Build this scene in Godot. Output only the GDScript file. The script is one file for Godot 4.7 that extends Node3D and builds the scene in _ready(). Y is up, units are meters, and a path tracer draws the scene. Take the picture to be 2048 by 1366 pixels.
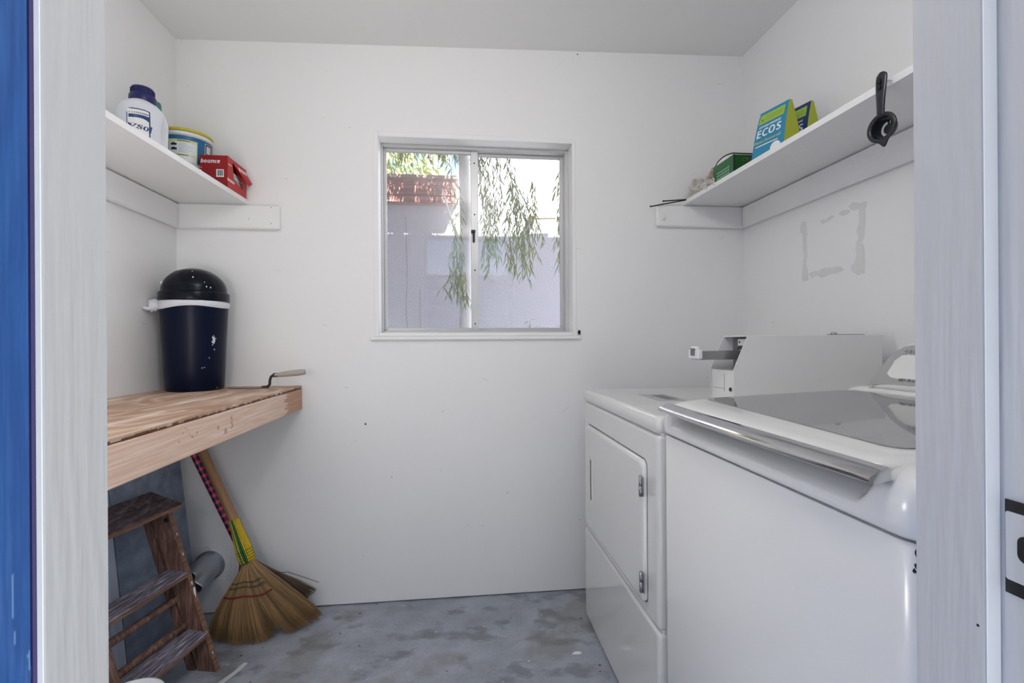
extends Node3D

# ---------------------------------------------------------------- mesh builder
class MB extends RefCounted:
	var st := SurfaceTool.new()
	var org := Vector3.ZERO
	func _init(o := Vector3.ZERO):
		org = o
		st.begin(Mesh.PRIMITIVE_TRIANGLES)
		st.set_smooth_group(-1)
	func smooth(on: bool, g := 0):
		st.set_smooth_group(g if on else -1)
	func put(p: Vector3, uv := Vector2.ZERO):
		st.set_uv(uv)
		st.add_vertex(p - org)
	func tri(a: Vector3, b: Vector3, c: Vector3, out: Vector3, ua := Vector2.ZERO, ub := Vector2.ZERO, uc := Vector2.ZERO):
		if (b - a).cross(c - a).dot(out) > 0.0:
			put(a, ua); put(c, uc); put(b, ub)
		else:
			put(a, ua); put(b, ub); put(c, uc)
	func quad(a: Vector3, b: Vector3, c: Vector3, d: Vector3, out: Vector3, ua := Vector2(0, 0), ub := Vector2(1, 0), uc := Vector2(1, 1), ud := Vector2(0, 1)):
		tri(a, b, c, out, ua, ub, uc)
		tri(a, c, d, out, ua, uc, ud)
	# chamfered box, c centre, s full size, b chamfer
	func box(c: Vector3, s: Vector3, b := 0.0, basis := Basis.IDENTITY):
		var h := s * 0.5
		b = minf(b, minf(h.x, minf(h.y, h.z)) * 0.9)
		var P := func(x: float, y: float, z: float) -> Vector3: return c + basis * Vector3(x, y, z)
		for ax in 3:
			for sg in [-1.0, 1.0]:
				var n := Vector3.ZERO; n[ax] = sg
				var u := (ax + 1) % 3; var v := (ax + 2) % 3
				var q := []
				for k in [[-1, -1], [1, -1], [1, 1], [-1, 1]]:
					var p := Vector3.ZERO
					p[ax] = sg * h[ax]; p[u] = k[0] * (h[u] - b); p[v] = k[1] * (h[v] - b)
					q.append(c + basis * p)
				quad(q[0], q[1], q[2], q[3], basis * n)
		if b <= 0.0: return
		for ax in 3:
			var u := (ax + 1) % 3; var v := (ax + 2) % 3
			for su in [-1.0, 1.0]:
				for sv in [-1.0, 1.0]:
					var q := []
					for k in [[-1, 0], [1, 0], [1, 1], [-1, 1]]:
						var p := Vector3.ZERO
						p[ax] = k[0] * (h[ax] - b)
						p[u] = su * (h[u] - (b if k[1] == 0 else 0.0))
						p[v] = sv * (h[v] - (0.0 if k[1] == 0 else b))
						q.append(c + basis * p)
					var n := Vector3.ZERO; n[u] = su; n[v] = sv
					quad(q[0], q[1], q[2], q[3], basis * n)
		for sx in [-1.0, 1.0]:
			for sy in [-1.0, 1.0]:
				for sz in [-1.0, 1.0]:
					tri(P.call(sx * h.x, sy * (h.y - b), sz * (h.z - b)), P.call(sx * (h.x - b), sy * h.y, sz * (h.z - b)), P.call(sx * (h.x - b), sy * (h.y - b), sz * h.z), basis * Vector3(sx, sy, sz))
	func bb(lo: Vector3, hi: Vector3, b := 0.0):
		box((lo + hi) * 0.5, hi - lo, b)
	# skin over rings of equal length
	func loft(rings: Array, closed := true, cap0 := true, cap1 := true, uvs := false):
		var n: int = rings[0].size()
		var c0 := Vector3.ZERO
		for p in rings[0]: c0 += p / n
		var c1 := Vector3.ZERO
		for p in rings[-1]: c1 += p / n
		# orientation from the summed volume of the skin
		var mid := Vector3.ZERO
		for r in rings:
			for p in r: mid += p / (n * rings.size())
		var vol := 0.0
		var last := n if closed else n - 1
		for i in rings.size() - 1:
			for j in last:
				var k := (j + 1) % n
				vol += (rings[i][j] - mid).dot((rings[i][k] - mid).cross(rings[i + 1][k] - mid))
				vol += (rings[i][j] - mid).dot((rings[i + 1][k] - mid).cross(rings[i + 1][j] - mid))
		var flip := vol > 0.0
		for i in rings.size() - 1:
			for j in last:
				var k := (j + 1) % n
				var a: Vector3 = rings[i][j]; var b: Vector3 = rings[i][k]; var c: Vector3 = rings[i + 1][k]; var d: Vector3 = rings[i + 1][j]
				var ua := Vector2(float(j) / last, float(i) / (rings.size() - 1)); var ub := Vector2(float(j + 1) / last, ua.y)
				var uc := Vector2(ub.x, float(i + 1) / (rings.size() - 1)); var ud := Vector2(ua.x, uc.y)
				if flip:
					put(a, ua); put(c, uc); put(b, ub); put(a, ua); put(d, ud); put(c, uc)
				else:
					put(a, ua); put(b, ub); put(c, uc); put(a, ua); put(c, uc); put(d, ud)
		if closed:
			st.set_smooth_group(-1)
			if cap0: cap(rings[0], c0 - c1)
			if cap1: cap(rings[-1], c1 - c0)
	func cap(r: Array, out: Vector3):
		var c := Vector3.ZERO
		for p in r: c += p / r.size()
		for j in r.size():
			tri(c, r[j], r[(j + 1) % r.size()], out)
	func lathe(base: Vector3, prof: Array, seg := 40, basis := Basis.IDENTITY, sx := 1.0, sz := 1.0):
		smooth(true)
		var rings := []
		for p in prof:
			var r := []
			for k in seg:
				var a := TAU * k / seg
				r.append(base + basis * Vector3(cos(a) * p[0] * sx, p[1], sin(a) * p[0] * sz))
			rings.append(r)
		loft(rings)
		smooth(false)
	func tube(pts: Array, rad, sides := 10, caps := true):
		smooth(true)
		var rings := []
		var up := Vector3.UP
		for i in pts.size():
			var t: Vector3 = (pts[mini(i + 1, pts.size() - 1)] - pts[maxi(i - 1, 0)]).normalized()
			if absf(t.dot(up)) > 0.95: up = Vector3(0.3, 0.1, 1).normalized()
			var x := up.cross(t).normalized(); var y := t.cross(x)
			up = y
			var rr: float = rad[i] if rad is Array else rad
			var r := []
			for k in sides:
				var a := TAU * k / sides
				r.append(pts[i] + (x * cos(a) + y * sin(a)) * rr)
			rings.append(r)
		loft(rings, true, caps, caps)
		smooth(false)
	# polygon (2D) extruded: f maps (Vector2, depth) to a point
	func prism(poly: PackedVector2Array, f: Callable, d0: float, d1: float):
		var t := Geometry2D.triangulate_polygon(poly)
		var out: Vector3 = f.call(poly[0], d1) - f.call(poly[0], d0)
		for i in range(0, t.size(), 3):
			tri(f.call(poly[t[i]], d1), f.call(poly[t[i + 1]], d1), f.call(poly[t[i + 2]], d1), out)
			tri(f.call(poly[t[i]], d0), f.call(poly[t[i + 1]], d0), f.call(poly[t[i + 2]], d0), -out)
		var sgn := -1.0 if Geometry2D.is_polygon_clockwise(poly) else 1.0
		for i in poly.size():
			var a := poly[i]; var b := poly[(i + 1) % poly.size()]
			var e := (b - a).normalized() * 0.0001
			var nrm := Vector2(e.y, -e.x) * sgn
			var o: Vector3 = f.call(a + nrm, d0) - f.call(a, d0)
			quad(f.call(a, d0), f.call(b, d0), f.call(b, d1), f.call(a, d1), o)
	func done(tang := false) -> ArrayMesh:
		st.generate_normals()
		if tang: st.generate_tangents()
		return st.commit()

# ---------------------------------------------------------------- naming helpers
var used := {}
func numbered(called: String) -> String:
	if not used.has(called):
		used[called] = 0
		return called
	used[called] += 1
	return "%s_%03d" % [called, used[called]]

func thing(called: String, label: String, category: String, at := Vector3.ZERO, group := "") -> Node3D:
	var o := Node3D.new()
	o.name = numbered(called)
	add_child(o)
	o.position = at
	o.set_meta("label", label)
	o.set_meta("category", category)
	if group: o.set_meta("group", group)
	return o

func struct_root(called: String, at := Vector3.ZERO) -> Node3D:
	var o := Node3D.new()
	o.name = numbered(called)
	add_child(o)
	o.position = at
	o.set_meta("kind", "structure")
	return o

func part(parent: Node3D, called: String, mesh: Mesh, m: Material, label := "") -> MeshInstance3D:
	var o := MeshInstance3D.new()
	o.name = called
	o.mesh = mesh
	o.material_override = m
	parent.add_child(o, true)
	if label: o.set_meta("label", label)
	if called in ["small_print", "barcode", "cap_ribs", "knurling"]: o.set_meta("kind", "stuff")
	return o

func solo(called: String, mesh: Mesh, m: Material, label: String, category: String, at: Vector3, group := "") -> MeshInstance3D:
	var o := part(self, numbered(called), mesh, m)
	o.position = at
	if label: o.set_meta("label", label)
	if category: o.set_meta("category", category)
	if group: o.set_meta("group", group)
	return o

func structure(called: String, mesh: Mesh, m: Material, label := "") -> MeshInstance3D:
	var o := part(self, numbered(called), mesh, m)
	o.set_meta("kind", "structure")
	if label: o.set_meta("label", label)
	return o

func gpos(o: Node3D) -> Vector3:
	var p := Vector3.ZERO
	var n: Node = o
	while n is Node3D and n != self:
		p += (n as Node3D).position
		n = n.get_parent()
	return p

func new_mb(o: Node3D) -> MB:
	return MB.new(gpos(o))

func mat(c: Color, rough := 0.6, metal := 0.0) -> StandardMaterial3D:
	var m := StandardMaterial3D.new()
	m.albedo_color = c
	m.roughness = rough
	m.metallic = metal
	return m

func c8(r: int, g: int, b: int) -> Color:
	return Color(r / 255.0, g / 255.0, b / 255.0)

func noise_tex(freq: float, seed_: int, strength: float, w := 512, oct := 4, stretch := 1.0) -> ImageTexture:
	var n := FastNoiseLite.new()
	n.seed = seed_
	n.noise_type = FastNoiseLite.TYPE_SIMPLEX_SMOOTH
	n.frequency = freq
	n.fractal_octaves = oct
	var im := n.get_seamless_image(w, w, false, false, 0.12)
	if stretch != 1.0:
		im.resize(w, int(w * stretch), Image.INTERPOLATE_LANCZOS)
	im.convert(Image.FORMAT_RGBA8)
	im.bump_map_to_normal_map(strength)
	return ImageTexture.create_from_image(im)

func tri_map(m: StandardMaterial3D, scale: Vector3, world := true):
	m.uv1_triplanar = true
	m.uv1_world_triplanar = world
	m.uv1_scale = scale

func add_normal(m: StandardMaterial3D, t: Texture2D, s: float):
	m.normal_enabled = true
	m.normal_texture = t
	m.normal_scale = s

# wood with the grain along u (or along v if turned)
func wood_image(w: int, h: int, cols: Array, sd: int, rings: float, wob: float, knots: Array, turned := false, long := 0.5) -> Image:
	var n := FastNoiseLite.new(); n.seed = sd; n.frequency = 1.0; n.fractal_octaves = 3
	var im := Image.create(w, h, false, Image.FORMAT_RGB8)
	for y in h:
		for x in w:
			var u := float(x) / w; var v := float(y) / h
			if turned: var t := u; u = v; v = t
			var dv := 0.0
			var dark := 0.0
			for k in knots:
				var dx: float = (u - k[0]) / k[2] * long; var dy: float = (v - k[1]) / k[2]
				var d := dx * dx + dy * dy
				dv += k[2] * 0.9 * signf(dy) * exp(-d * 0.5)
				dark += 0.8 * exp(-d * 3.0) * (0.6 + 0.4 * cos(sqrt(d) * 9.0))
			var q := (v + dv) * rings + n.get_noise_2d(u * 1.6, v * 2.0 + 7.0) * wob
			var g := 0.5 + 0.5 * sin(q * TAU)
			g = g * g
			var fine := n.get_noise_2d(u * 6.0, v * 160.0)
			var blot := n.get_noise_2d(u * 3.0 + 40.0, v * 9.0)
			var t2 := clampf(0.25 + 0.5 * g + 0.35 * fine + 0.5 * blot, 0.0, 1.0)
			var c: Color = (cols[0] as Color).lerp(cols[1], t2)
			if cols.size() > 2: c = c.lerp(cols[2], clampf(blot * 1.6 - 0.35, 0.0, 0.8))
			c = c.lerp(Color(0.2, 0.1, 0.05), clampf(dark, 0.0, 0.85))
			im.set_pixel(x, y, c)
	return im

func tex(im: Image) -> ImageTexture:
	im.generate_mipmaps()
	return ImageTexture.create_from_image(im)

# lettering as a mesh whose points go through f (x right, y up, depth)
var fonts := {}
func lettering(text: String, height: float, f: Callable, slant := 0.0, bold := true, serif := false, depth := 0.0006) -> ArrayMesh:
	var key := "%s%s" % [bold, serif]
	if not fonts.has(key):
		var sf := SystemFont.new()
		sf.font_names = PackedStringArray(["Droid Serif" if serif else "Droid Sans"])
		sf.font_weight = 700 if bold else 400
		fonts[key] = sf
	var tm := TextMesh.new()
	tm.font = fonts[key]
	tm.text = text
	tm.font_size = 48
	tm.pixel_size = height / 34.0
	tm.depth = depth
	tm.curve_step = 3.0
	var a := tm.surface_get_arrays(0)
	var v: PackedVector3Array = a[Mesh.ARRAY_VERTEX]
	var idx: PackedInt32Array = a[Mesh.ARRAY_INDEX]
	var st := SurfaceTool.new()
	st.begin(Mesh.PRIMITIVE_TRIANGLES)
	st.set_smooth_group(-1)
	var q := PackedVector3Array()
	for p in v: q.append(f.call(p.x + slant * p.y, p.y, p.z))
	# keep the front faces in front when f mirrors
	var mir := ((f.call(0.01, 0.0, 0.0) - f.call(0.0, 0.0, 0.0)) as Vector3).cross(f.call(0.0, 0.01, 0.0) - f.call(0.0, 0.0, 0.0)).dot(f.call(0.0, 0.0, 0.01) - f.call(0.0, 0.0, 0.0)) < 0.0
	if idx.size() == 0:
		for i in q.size(): idx.append(i)
	for i in range(0, idx.size(), 3):
		st.add_vertex(q[idx[i]])
		st.add_vertex(q[idx[i + (2 if mir else 1)]])
		st.add_vertex(q[idx[i + (1 if mir else 2)]])
	st.generate_normals()
	return st.commit()

# many thin strands as one mesh: each a polyline of points with a radius and a colour
func strands(list: Array, org: Vector3) -> ArrayMesh:
	var V := PackedVector3Array(); var N := PackedVector3Array(); var C := PackedColorArray(); var I := PackedInt32Array()
	for s in list:
		var pts: Array = s[0]; var r: float = s[1]; var col: Color = s[2]
		var base := V.size()
		for i in pts.size():
			var t: Vector3 = (pts[mini(i + 1, pts.size() - 1)] - pts[maxi(i - 1, 0)]).normalized()
			var x := t.cross(Vector3(0.2, 0.1, 1)).normalized(); var y := t.cross(x)
			var rr := r * (1.0 if i < pts.size() - 1 else 0.35)
			for k in 3:
				var a := TAU * k / 3.0
				var d := x * cos(a) + y * sin(a)
				V.append(pts[i] + d * rr - org); N.append(d); C.append(col)
		for i in pts.size() - 1:
			for k in 3:
				var a := base + i * 3 + k; var b := base + i * 3 + (k + 1) % 3
				I.append_array(PackedInt32Array([a, b + 3, b, a, a + 3, b + 3]))
	var arr := []
	arr.resize(Mesh.ARRAY_MAX)
	arr[Mesh.ARRAY_VERTEX] = V; arr[Mesh.ARRAY_NORMAL] = N; arr[Mesh.ARRAY_COLOR] = C; arr[Mesh.ARRAY_INDEX] = I
	var me := ArrayMesh.new()
	me.add_surface_from_arrays(Mesh.PRIMITIVE_TRIANGLES, arr)
	return me

func bez(a: Vector3, b: Vector3, c: Vector3, d: Vector3, t: float) -> Vector3:
	return a.bezier_interpolate(b, c, d, t)

func rrect(x0: float, x1: float, y0: float, y1: float, r: float, k := 5) -> PackedVector2Array:
	var p := PackedVector2Array()
	for q in [[x1 - r, y1 - r, 0.0], [x0 + r, y1 - r, 0.25], [x0 + r, y0 + r, 0.5], [x1 - r, y0 + r, 0.75]]:
		for i in k + 1:
			var a: float = TAU * (q[2] + 0.25 * i / k)
			p.append(Vector2(q[0] + cos(a) * r, q[1] + sin(a) * r))
	return p

# ---------------------------------------------------------------- the room's measures
const BACK := -2.131
const FRONT := -0.40
const LEFT := -1.176
const RIGHT := 1.349
var rng := RandomNumberGenerator.new()
var M := {}

func _ready():
	rng.seed = 7
	# camera: level, a small roll, 94 degrees wide
	var cam := Camera3D.new()
	cam.name = "camera"
	cam.fov = rad_to_deg(2.0 * atan(683.0 / 950.0))
	cam.near = 0.02
	cam.far = 200.0
	add_child(cam)
	cam.position = Vector3(0, 1.14, 0)
	cam.rotation = Vector3(deg_to_rad(0.0226), deg_to_rad(-6.29), deg_to_rad(-0.366))
	# sky, exposure
	var we := WorldEnvironment.new()
	we.name = "world_environment"
	var env := Environment.new()
	var sky := Sky.new()
	var sm := ProceduralSkyMaterial.new()
	sm.sky_top_color = c8(165, 195, 235)
	sm.sky_horizon_color = c8(222, 233, 246)
	sm.ground_bottom_color = c8(150, 148, 142)
	sm.ground_horizon_color = c8(190, 195, 200)
	sm.sun_angle_max = 1.0
	sky.sky_material = sm
	env.background_mode = Environment.BG_SKY
	env.sky = sky
	env.background_energy_multiplier = 0.8
	env.tonemap_mode = Environment.TONE_MAPPER_LINEAR
	env.tonemap_exposure = 2.45
	env.sdfgi_enabled = true
	env.ssao_enabled = true
	env.ssil_enabled = true
	we.environment = env
	add_child(we)
	# the sun stands behind the camera, to the right, above the roofs
	var sun := DirectionalLight3D.new()
	sun.name = "sun"
	var to_sun := Vector3(0.43, 1.0, 0.50).normalized()
	add_child(sun)
	sun.look_at_from_position(to_sun * 10.0, Vector3.ZERO)
	sun.light_energy = 8.0
	sun.light_color = Color(1.0, 0.985, 0.96)
	sun.light_angular_distance = 0.55
	sun.shadow_enabled = true
	materials()
	room()
	fill_lamp(Vector3(0.07, 2.20, FRONT - 0.15), 0.112, "added fill light shaped as an opal globe on the wall above the doorway, outside the picture")  # two added globes lift the room light
	fill_lamp(Vector3(-0.70, 1.10, FRONT - 0.15), 0.070, "added fill light shaped as an opal globe low on the wall left of the doorway, outside the picture")
	window()
	doorway()
	outside()
	washer()
	dryer()
	coin_box()
	shelves()
	counter()
	bin()
	trowel()
	jugs()
	tub()
	sheet_box()
	powder_boxes()
	green_box()
	small_right()
	separator()
	ladder()
	panel_and_duct()
	brooms()
	floor_bits()

func materials():
	var stipple := noise_tex(0.035, 3, 3.0)
	var brush := noise_tex(0.02, 9, 4.0)
	# wall paint: off-white, faint roller stipple, a few scuffs
	var n := FastNoiseLite.new(); n.seed = 21; n.frequency = 0.01
	var im := Image.create(1024, 1024, false, Image.FORMAT_RGB8)
	im.fill(Color(1, 1, 1))
	for i in 22:
		var x := rng.randi_range(5, 1000); var y := rng.randi_range(5, 1000)
		var g := rng.randf_range(0.86, 0.95)
		var l := rng.randi_range(2, 16); var sl := rng.randf_range(-0.8, 0.8)
		for k in l:
			im.fill_rect(Rect2i(clampi(x + k, 0, 1022), clampi(int(y + k * sl), 0, 1022), 1, 1), Color(g, g, g))
	for i in 24:
		var g := rng.randf_range(0.6, 0.9)
		im.fill_rect(Rect2i(rng.randi_range(0, 1020), rng.randi_range(0, 1020), rng.randi_range(1, 2), 1), Color(g, g, g))
	var m := mat(Color(0.945, 0.945, 0.945), 0.55)
	m.albedo_texture = tex(im)
	tri_map(m, Vector3.ONE * 0.4)
	add_normal(m, stipple, 0.0)
	M.wall = m
	var mn := mat(Color(0.945, 0.945, 0.945), 0.5)
	tri_map(mn, Vector3.ONE * 1.6)
	add_normal(mn, stipple, 0.35)
	M.paint = mn
	M.ceil = mat(Color(0.945, 0.945, 0.945), 0.7)
	# white door frame timber with raised grain, its colour greyed to offset strong daylight
	var gn := FastNoiseLite.new(); gn.seed = 5; gn.frequency = 0.02; gn.fractal_octaves = 4
	var gi := Image.create(256, 1024, false, Image.FORMAT_RGBA8)
	for y in 1024:
		for x in 256:
			var wv := gn.get_noise_2d(x * 0.4, y * 0.28) * 26.0
			var v := 0.5 + 0.25 * sin((x + wv) * 0.33) + 0.3 * gn.get_noise_2d(x * 8.0, y * 0.8)
			gi.set_pixel(x, y, Color(v, v, v))
	var gcopy: Image = gi.duplicate()
	gcopy.bump_map_to_normal_map(2.5)
	M.grain_n = tex(gcopy)
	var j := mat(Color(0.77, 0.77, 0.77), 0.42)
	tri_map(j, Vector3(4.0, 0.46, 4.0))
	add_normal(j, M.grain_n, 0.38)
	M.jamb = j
	# blue door: paint rubbed thin along the grain
	var bi := Image.create(256, 1024, false, Image.FORMAT_RGB8)
	for y in 1024:
		for x in 256:
			var v: float = gi.get_pixel(x, y).r
			var patch := gn.get_noise_2d(x * 0.9 + 300.0, y * 0.22)
			var c := c8(38, 92, 160).lerp(c8(30, 76, 140), clampf(v, 0, 1))
			if v > 0.8 and patch > 0.12: c = c.lerp(c8(150, 180, 215), 0.7)
			bi.set_pixel(x, y, c)
	for i in 14:
		bi.fill_rect(Rect2i(rng.randi_range(0, 250), rng.randi_range(0, 1010), rng.randi_range(2, 4), rng.randi_range(3, 9)), c8(185, 200, 220))
	var b := mat(Color.WHITE, 0.5)
	b.albedo_texture = tex(bi)
	tri_map(b, Vector3(4.0, 0.46, 4.0), false)
	add_normal(b, M.grain_n, 0.5)
	M.blue = b
	M.blue_edge = mat(c8(70, 60, 110), 0.6)
	# concrete floor
	var fn := FastNoiseLite.new(); fn.seed = 33; fn.frequency = 0.006; fn.fractal_octaves = 5
	var fn2 := FastNoiseLite.new(); fn2.seed = 91; fn2.frequency = 0.018; fn2.fractal_octaves = 4
	var fi := Image.create(1024, 1024, false, Image.FORMAT_RGB8)
	for y in 1024:
		for x in 1024:
			var a := fn.get_noise_2d(x, y); var d := fn2.get_noise_2d(x, y * 1.4)
			var f := fn2.get_noise_2d(x * 9.0, y * 9.0)
			var v := 0.665 + 0.09 * a + 0.05 * d + 0.035 * f
			var c := Color(v * 0.955, v * 0.985, v * 1.045)
			var sm2 := fn2.get_noise_2d(x * 0.55 + y * 0.35 + 500.0, y * 0.9 - x * 0.3)
			if sm2 > 0.12: c = c.lerp(Color(0.36, 0.36, 0.37), clampf((sm2 - 0.12) * 1.3, 0.0, 0.42))
			if a > 0.2: c = c.lerp(Color(0.50, 0.50, 0.48), clampf((a - 0.2) * 2.0, 0.0, 0.5))
			fi.set_pixel(x, y, c)
	for i in 420:
		var g := rng.randf_range(0.7, 0.92) if i % 3 else 0.12
		fi.fill_rect(Rect2i(rng.randi_range(0, 1020), rng.randi_range(0, 1020), rng.randi_range(1, 3), rng.randi_range(1, 2)), Color(g, g, g))
	var fm := mat(Color.WHITE, 0.62)
	fm.albedo_texture = tex(fi)
	tri_map(fm, Vector3.ONE * 0.38)
	fm.uv1_offset = Vector3(0.489, 0.0, 0.19)
	add_normal(fm, brush, 0.35)
	M.floor = fm
	# appliances, metals, plastics
	var en := mat(Color(0.88, 0.88, 0.87), 0.22)
	en.clearcoat_enabled = true; en.clearcoat = 1.0; en.clearcoat_roughness = 0.05
	M.enamel = en
	var ep := mat(Color(0.90, 0.90, 0.895), 0.2)
	ep.clearcoat_enabled = true; ep.clearcoat = 0.5; ep.clearcoat_roughness = 0.1
	M.gloss = ep
	M.matte_enamel = mat(Color(0.92, 0.92, 0.92), 0.42)
	M.chrome = mat(Color(0.78, 0.78, 0.79), 0.07, 1.0)
	M.steel = mat(Color(0.66, 0.66, 0.67), 0.3, 1.0)
	M.silver = mat(Color(0.74, 0.74, 0.75), 0.28, 0.85)
	M.lid_glass = mat(c8(128, 128, 130), 0.04)
	M.lid_glass.metallic_specular = 0.8
	M.black = mat(Color(0.025, 0.025, 0.028), 0.45)
	M.dark = mat(Color(0.10, 0.10, 0.105), 0.5)
	M.grey_print = mat(Color(0.45, 0.45, 0.46), 0.5)
	M.white = mat(Color(0.93, 0.93, 0.93), 0.45)
	M.shelf = mat(Color(0.95, 0.95, 0.95), 0.45)
	tri_map(M.shelf, Vector3.ONE * 1.6)
	add_normal(M.shelf, stipple, 0.2)
	var al := mat(Color(0.80, 0.80, 0.80), 0.38, 0.35)
	M.alu = al
	M.red = mat(c8(190, 12, 18), 0.42)
	M.dark_red = mat(c8(150, 10, 16), 0.45)
	M.white_print = mat(Color(0.95, 0.95, 0.95), 0.5)
	M.black_print = mat(Color(0.04, 0.04, 0.05), 0.5)

# ---------------------------------------------------------------- setting
func room():
	var mb := MB.new()
	mb.bb(Vector3(LEFT - 0.12, -0.12, BACK - 0.13), Vector3(RIGHT + 0.12, 0.0, FRONT + 0.11))
	structure("floor", mb.done(), M.floor, "grey stained concrete floor")
	# ceiling rises a little to the right
	mb = MB.new()
	var q := []
	for y in [0.0, 0.12]:
		q.append(Vector3(LEFT - 0.12, 2.413 + y, BACK - 0.13)); q.append(Vector3(RIGHT + 0.12, 2.497 + y, BACK - 0.13))
		q.append(Vector3(RIGHT + 0.12, 2.497 + y, FRONT + 0.11)); q.append(Vector3(LEFT - 0.12, 2.413 + y, FRONT + 0.11))
	mb.quad(q[0], q[1], q[2], q[3], Vector3.DOWN); mb.quad(q[4], q[5], q[6], q[7], Vector3.UP)
	for k in 4:
		var a: Vector3 = q[k]; var b: Vector3 = q[(k + 1) % 4]
		mb.quad(a, b, q[4 + (k + 1) % 4], q[4 + k], (a + b) * 0.5 - Vector3(0.08, 2.4, -1.2))
	structure("ceiling", mb.done(), M.ceil, "plain white painted ceiling")
	# back wall round the window hole
	var wb := struct_root("wall_back", Vector3(0, 0, BACK))
	mb = new_mb(wb)
	var z0 := BACK - 0.13
	var x0 := -0.370; var x1 := 0.534; var y0 := 1.166; var y1 := 2.066
	mb.bb(Vector3(LEFT - 0.12, 0.006, z0), Vector3(x0, 2.6, BACK))
	mb.bb(Vector3(x1, 0.006, z0), Vector3(RIGHT + 0.12, 2.6, BACK))
	mb.bb(Vector3(x0, 0.006, z0), Vector3(x1, y0, BACK))
	mb.bb(Vector3(x0, y1, z0), Vector3(x1, 2.6, BACK))
	part(wb, "plaster", mb.done(), M.wall)
	# square patch plate round the duct
	mb = new_mb(wb)
	mb.bb(Vector3(-1.118, 0.143, BACK), Vector3(-0.96, 0.291, BACK + 0.0025), 0.001)
	part(wb, "patch_plate", mb.done(), M.paint, "square painted patch round the duct")
	for p in [[-0.4107, 0.7849, 0.004], [0.5457, 2.455, 0.003], [-0.30, 0.55, 0.002], [0.21, 0.46, 0.002], [-0.83, 0.86, 0.0025]]:
		mb = new_mb(wb)
		mb.lathe(Vector3(p[0], p[1], BACK - 0.001), [[0.0, 0.002], [p[2], 0.002], [p[2] * 0.8, 0.0028], [0.0, 0.003]], 8, Basis(Vector3.RIGHT, PI / 2))
		part(wb, "nail_hole", mb.done(), M.black)
	mb = MB.new()
	mb.bb(Vector3(LEFT - 0.12, 0, z0), Vector3(LEFT, 2.6, FRONT + 0.11))
	structure("wall_left", mb.done(), M.wall)
	var wr := struct_root("wall_right", Vector3(RIGHT, 0, -1.2))
	mb = new_mb(wr)
	mb.bb(Vector3(RIGHT, 0, z0), Vector3(RIGHT + 0.12, 2.6, FRONT + 0.11))
	part(wr, "plaster", mb.done(), M.wall)
	# ragged rectangle where tape tore the paint: bare grey plaster, given in (z, y)
	var bare := mat(c8(226, 226, 225), 0.85)
	tri_map(bare, Vector3.ONE * 3.0)
	add_normal(bare, noise_tex(0.05, 77, 5.0, 256), 0.5)
	var outlines := [
		[[-1.748, 1.60], [-1.738, 1.612], [-1.728, 1.606], [-1.716, 1.602], [-1.714, 1.56], [-1.718, 1.52], [-1.714, 1.47], [-1.720, 1.44], [-1.712, 1.41], [-1.708, 1.372], [-1.742, 1.372], [-1.742, 1.42], [-1.734, 1.45], [-1.738, 1.50], [-1.738, 1.56], [-1.752, 1.565]],
		[[-1.706, 1.392], [-1.690, 1.402], [-1.668, 1.404], [-1.66, 1.398], [-1.645, 1.404], [-1.62, 1.408], [-1.60, 1.402], [-1.575, 1.404], [-1.55, 1.398], [-1.535, 1.388], [-1.57, 1.378], [-1.60, 1.380], [-1.63, 1.372], [-1.65, 1.376], [-1.672, 1.383], [-1.69, 1.376]],
		[[-1.648, 1.584], [-1.632, 1.590], [-1.622, 1.582], [-1.604, 1.590], [-1.590, 1.594], [-1.578, 1.586], [-1.596, 1.578], [-1.616, 1.574], [-1.634, 1.572]],
		[[-1.555, 1.592], [-1.538, 1.598], [-1.520, 1.594], [-1.508, 1.588], [-1.516, 1.578], [-1.534, 1.576], [-1.55, 1.58]],
		[[-1.516, 1.602], [-1.50, 1.614], [-1.478, 1.606], [-1.456, 1.602], [-1.440, 1.598], [-1.448, 1.572], [-1.446, 1.53], [-1.450, 1.485], [-1.462, 1.470], [-1.452, 1.452], [-1.450, 1.41], [-1.450, 1.360], [-1.478, 1.358], [-1.498, 1.372], [-1.506, 1.388], [-1.492, 1.40], [-1.482, 1.43], [-1.486, 1.46], [-1.476, 1.49], [-1.482, 1.515], [-1.472, 1.55], [-1.470, 1.58], [-1.494, 1.582]]]
	for o in outlines:
		var poly := PackedVector2Array()
		for i in o.size():
			var a: Array = o[i]; var b: Array = o[(i + 1) % o.size()]
			poly.append(Vector2(a[0], a[1]))
			poly.append(Vector2((a[0] + b[0]) * 0.5 + rng.randf_range(-0.003, 0.003), (a[1] + b[1]) * 0.5 + rng.randf_range(-0.003, 0.003)))
		if Geometry2D.triangulate_polygon(poly).size() == 0: continue
		mb = new_mb(wr)
		mb.prism(poly, func(p: Vector2, d: float) -> Vector3: return Vector3(RIGHT - d, p.y, p.x), 0.0, 0.0006)
		part(wr, "peeled_paint_mark", mb.done(), bare, "grey bare mark left by tape")
	# front wall round the door
	mb = MB.new()
	mb.bb(Vector3(LEFT - 0.12, 0, FRONT), Vector3(-0.293, 2.6, FRONT + 0.05))
	mb.bb(Vector3(0.455, 0, FRONT), Vector3(RIGHT + 0.12, 2.6, FRONT + 0.11))
	mb.bb(Vector3(-0.293, 2.05, FRONT), Vector3(0.455, 2.6, FRONT + 0.11))
	structure("wall_front", mb.done(), M.wall)

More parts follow.
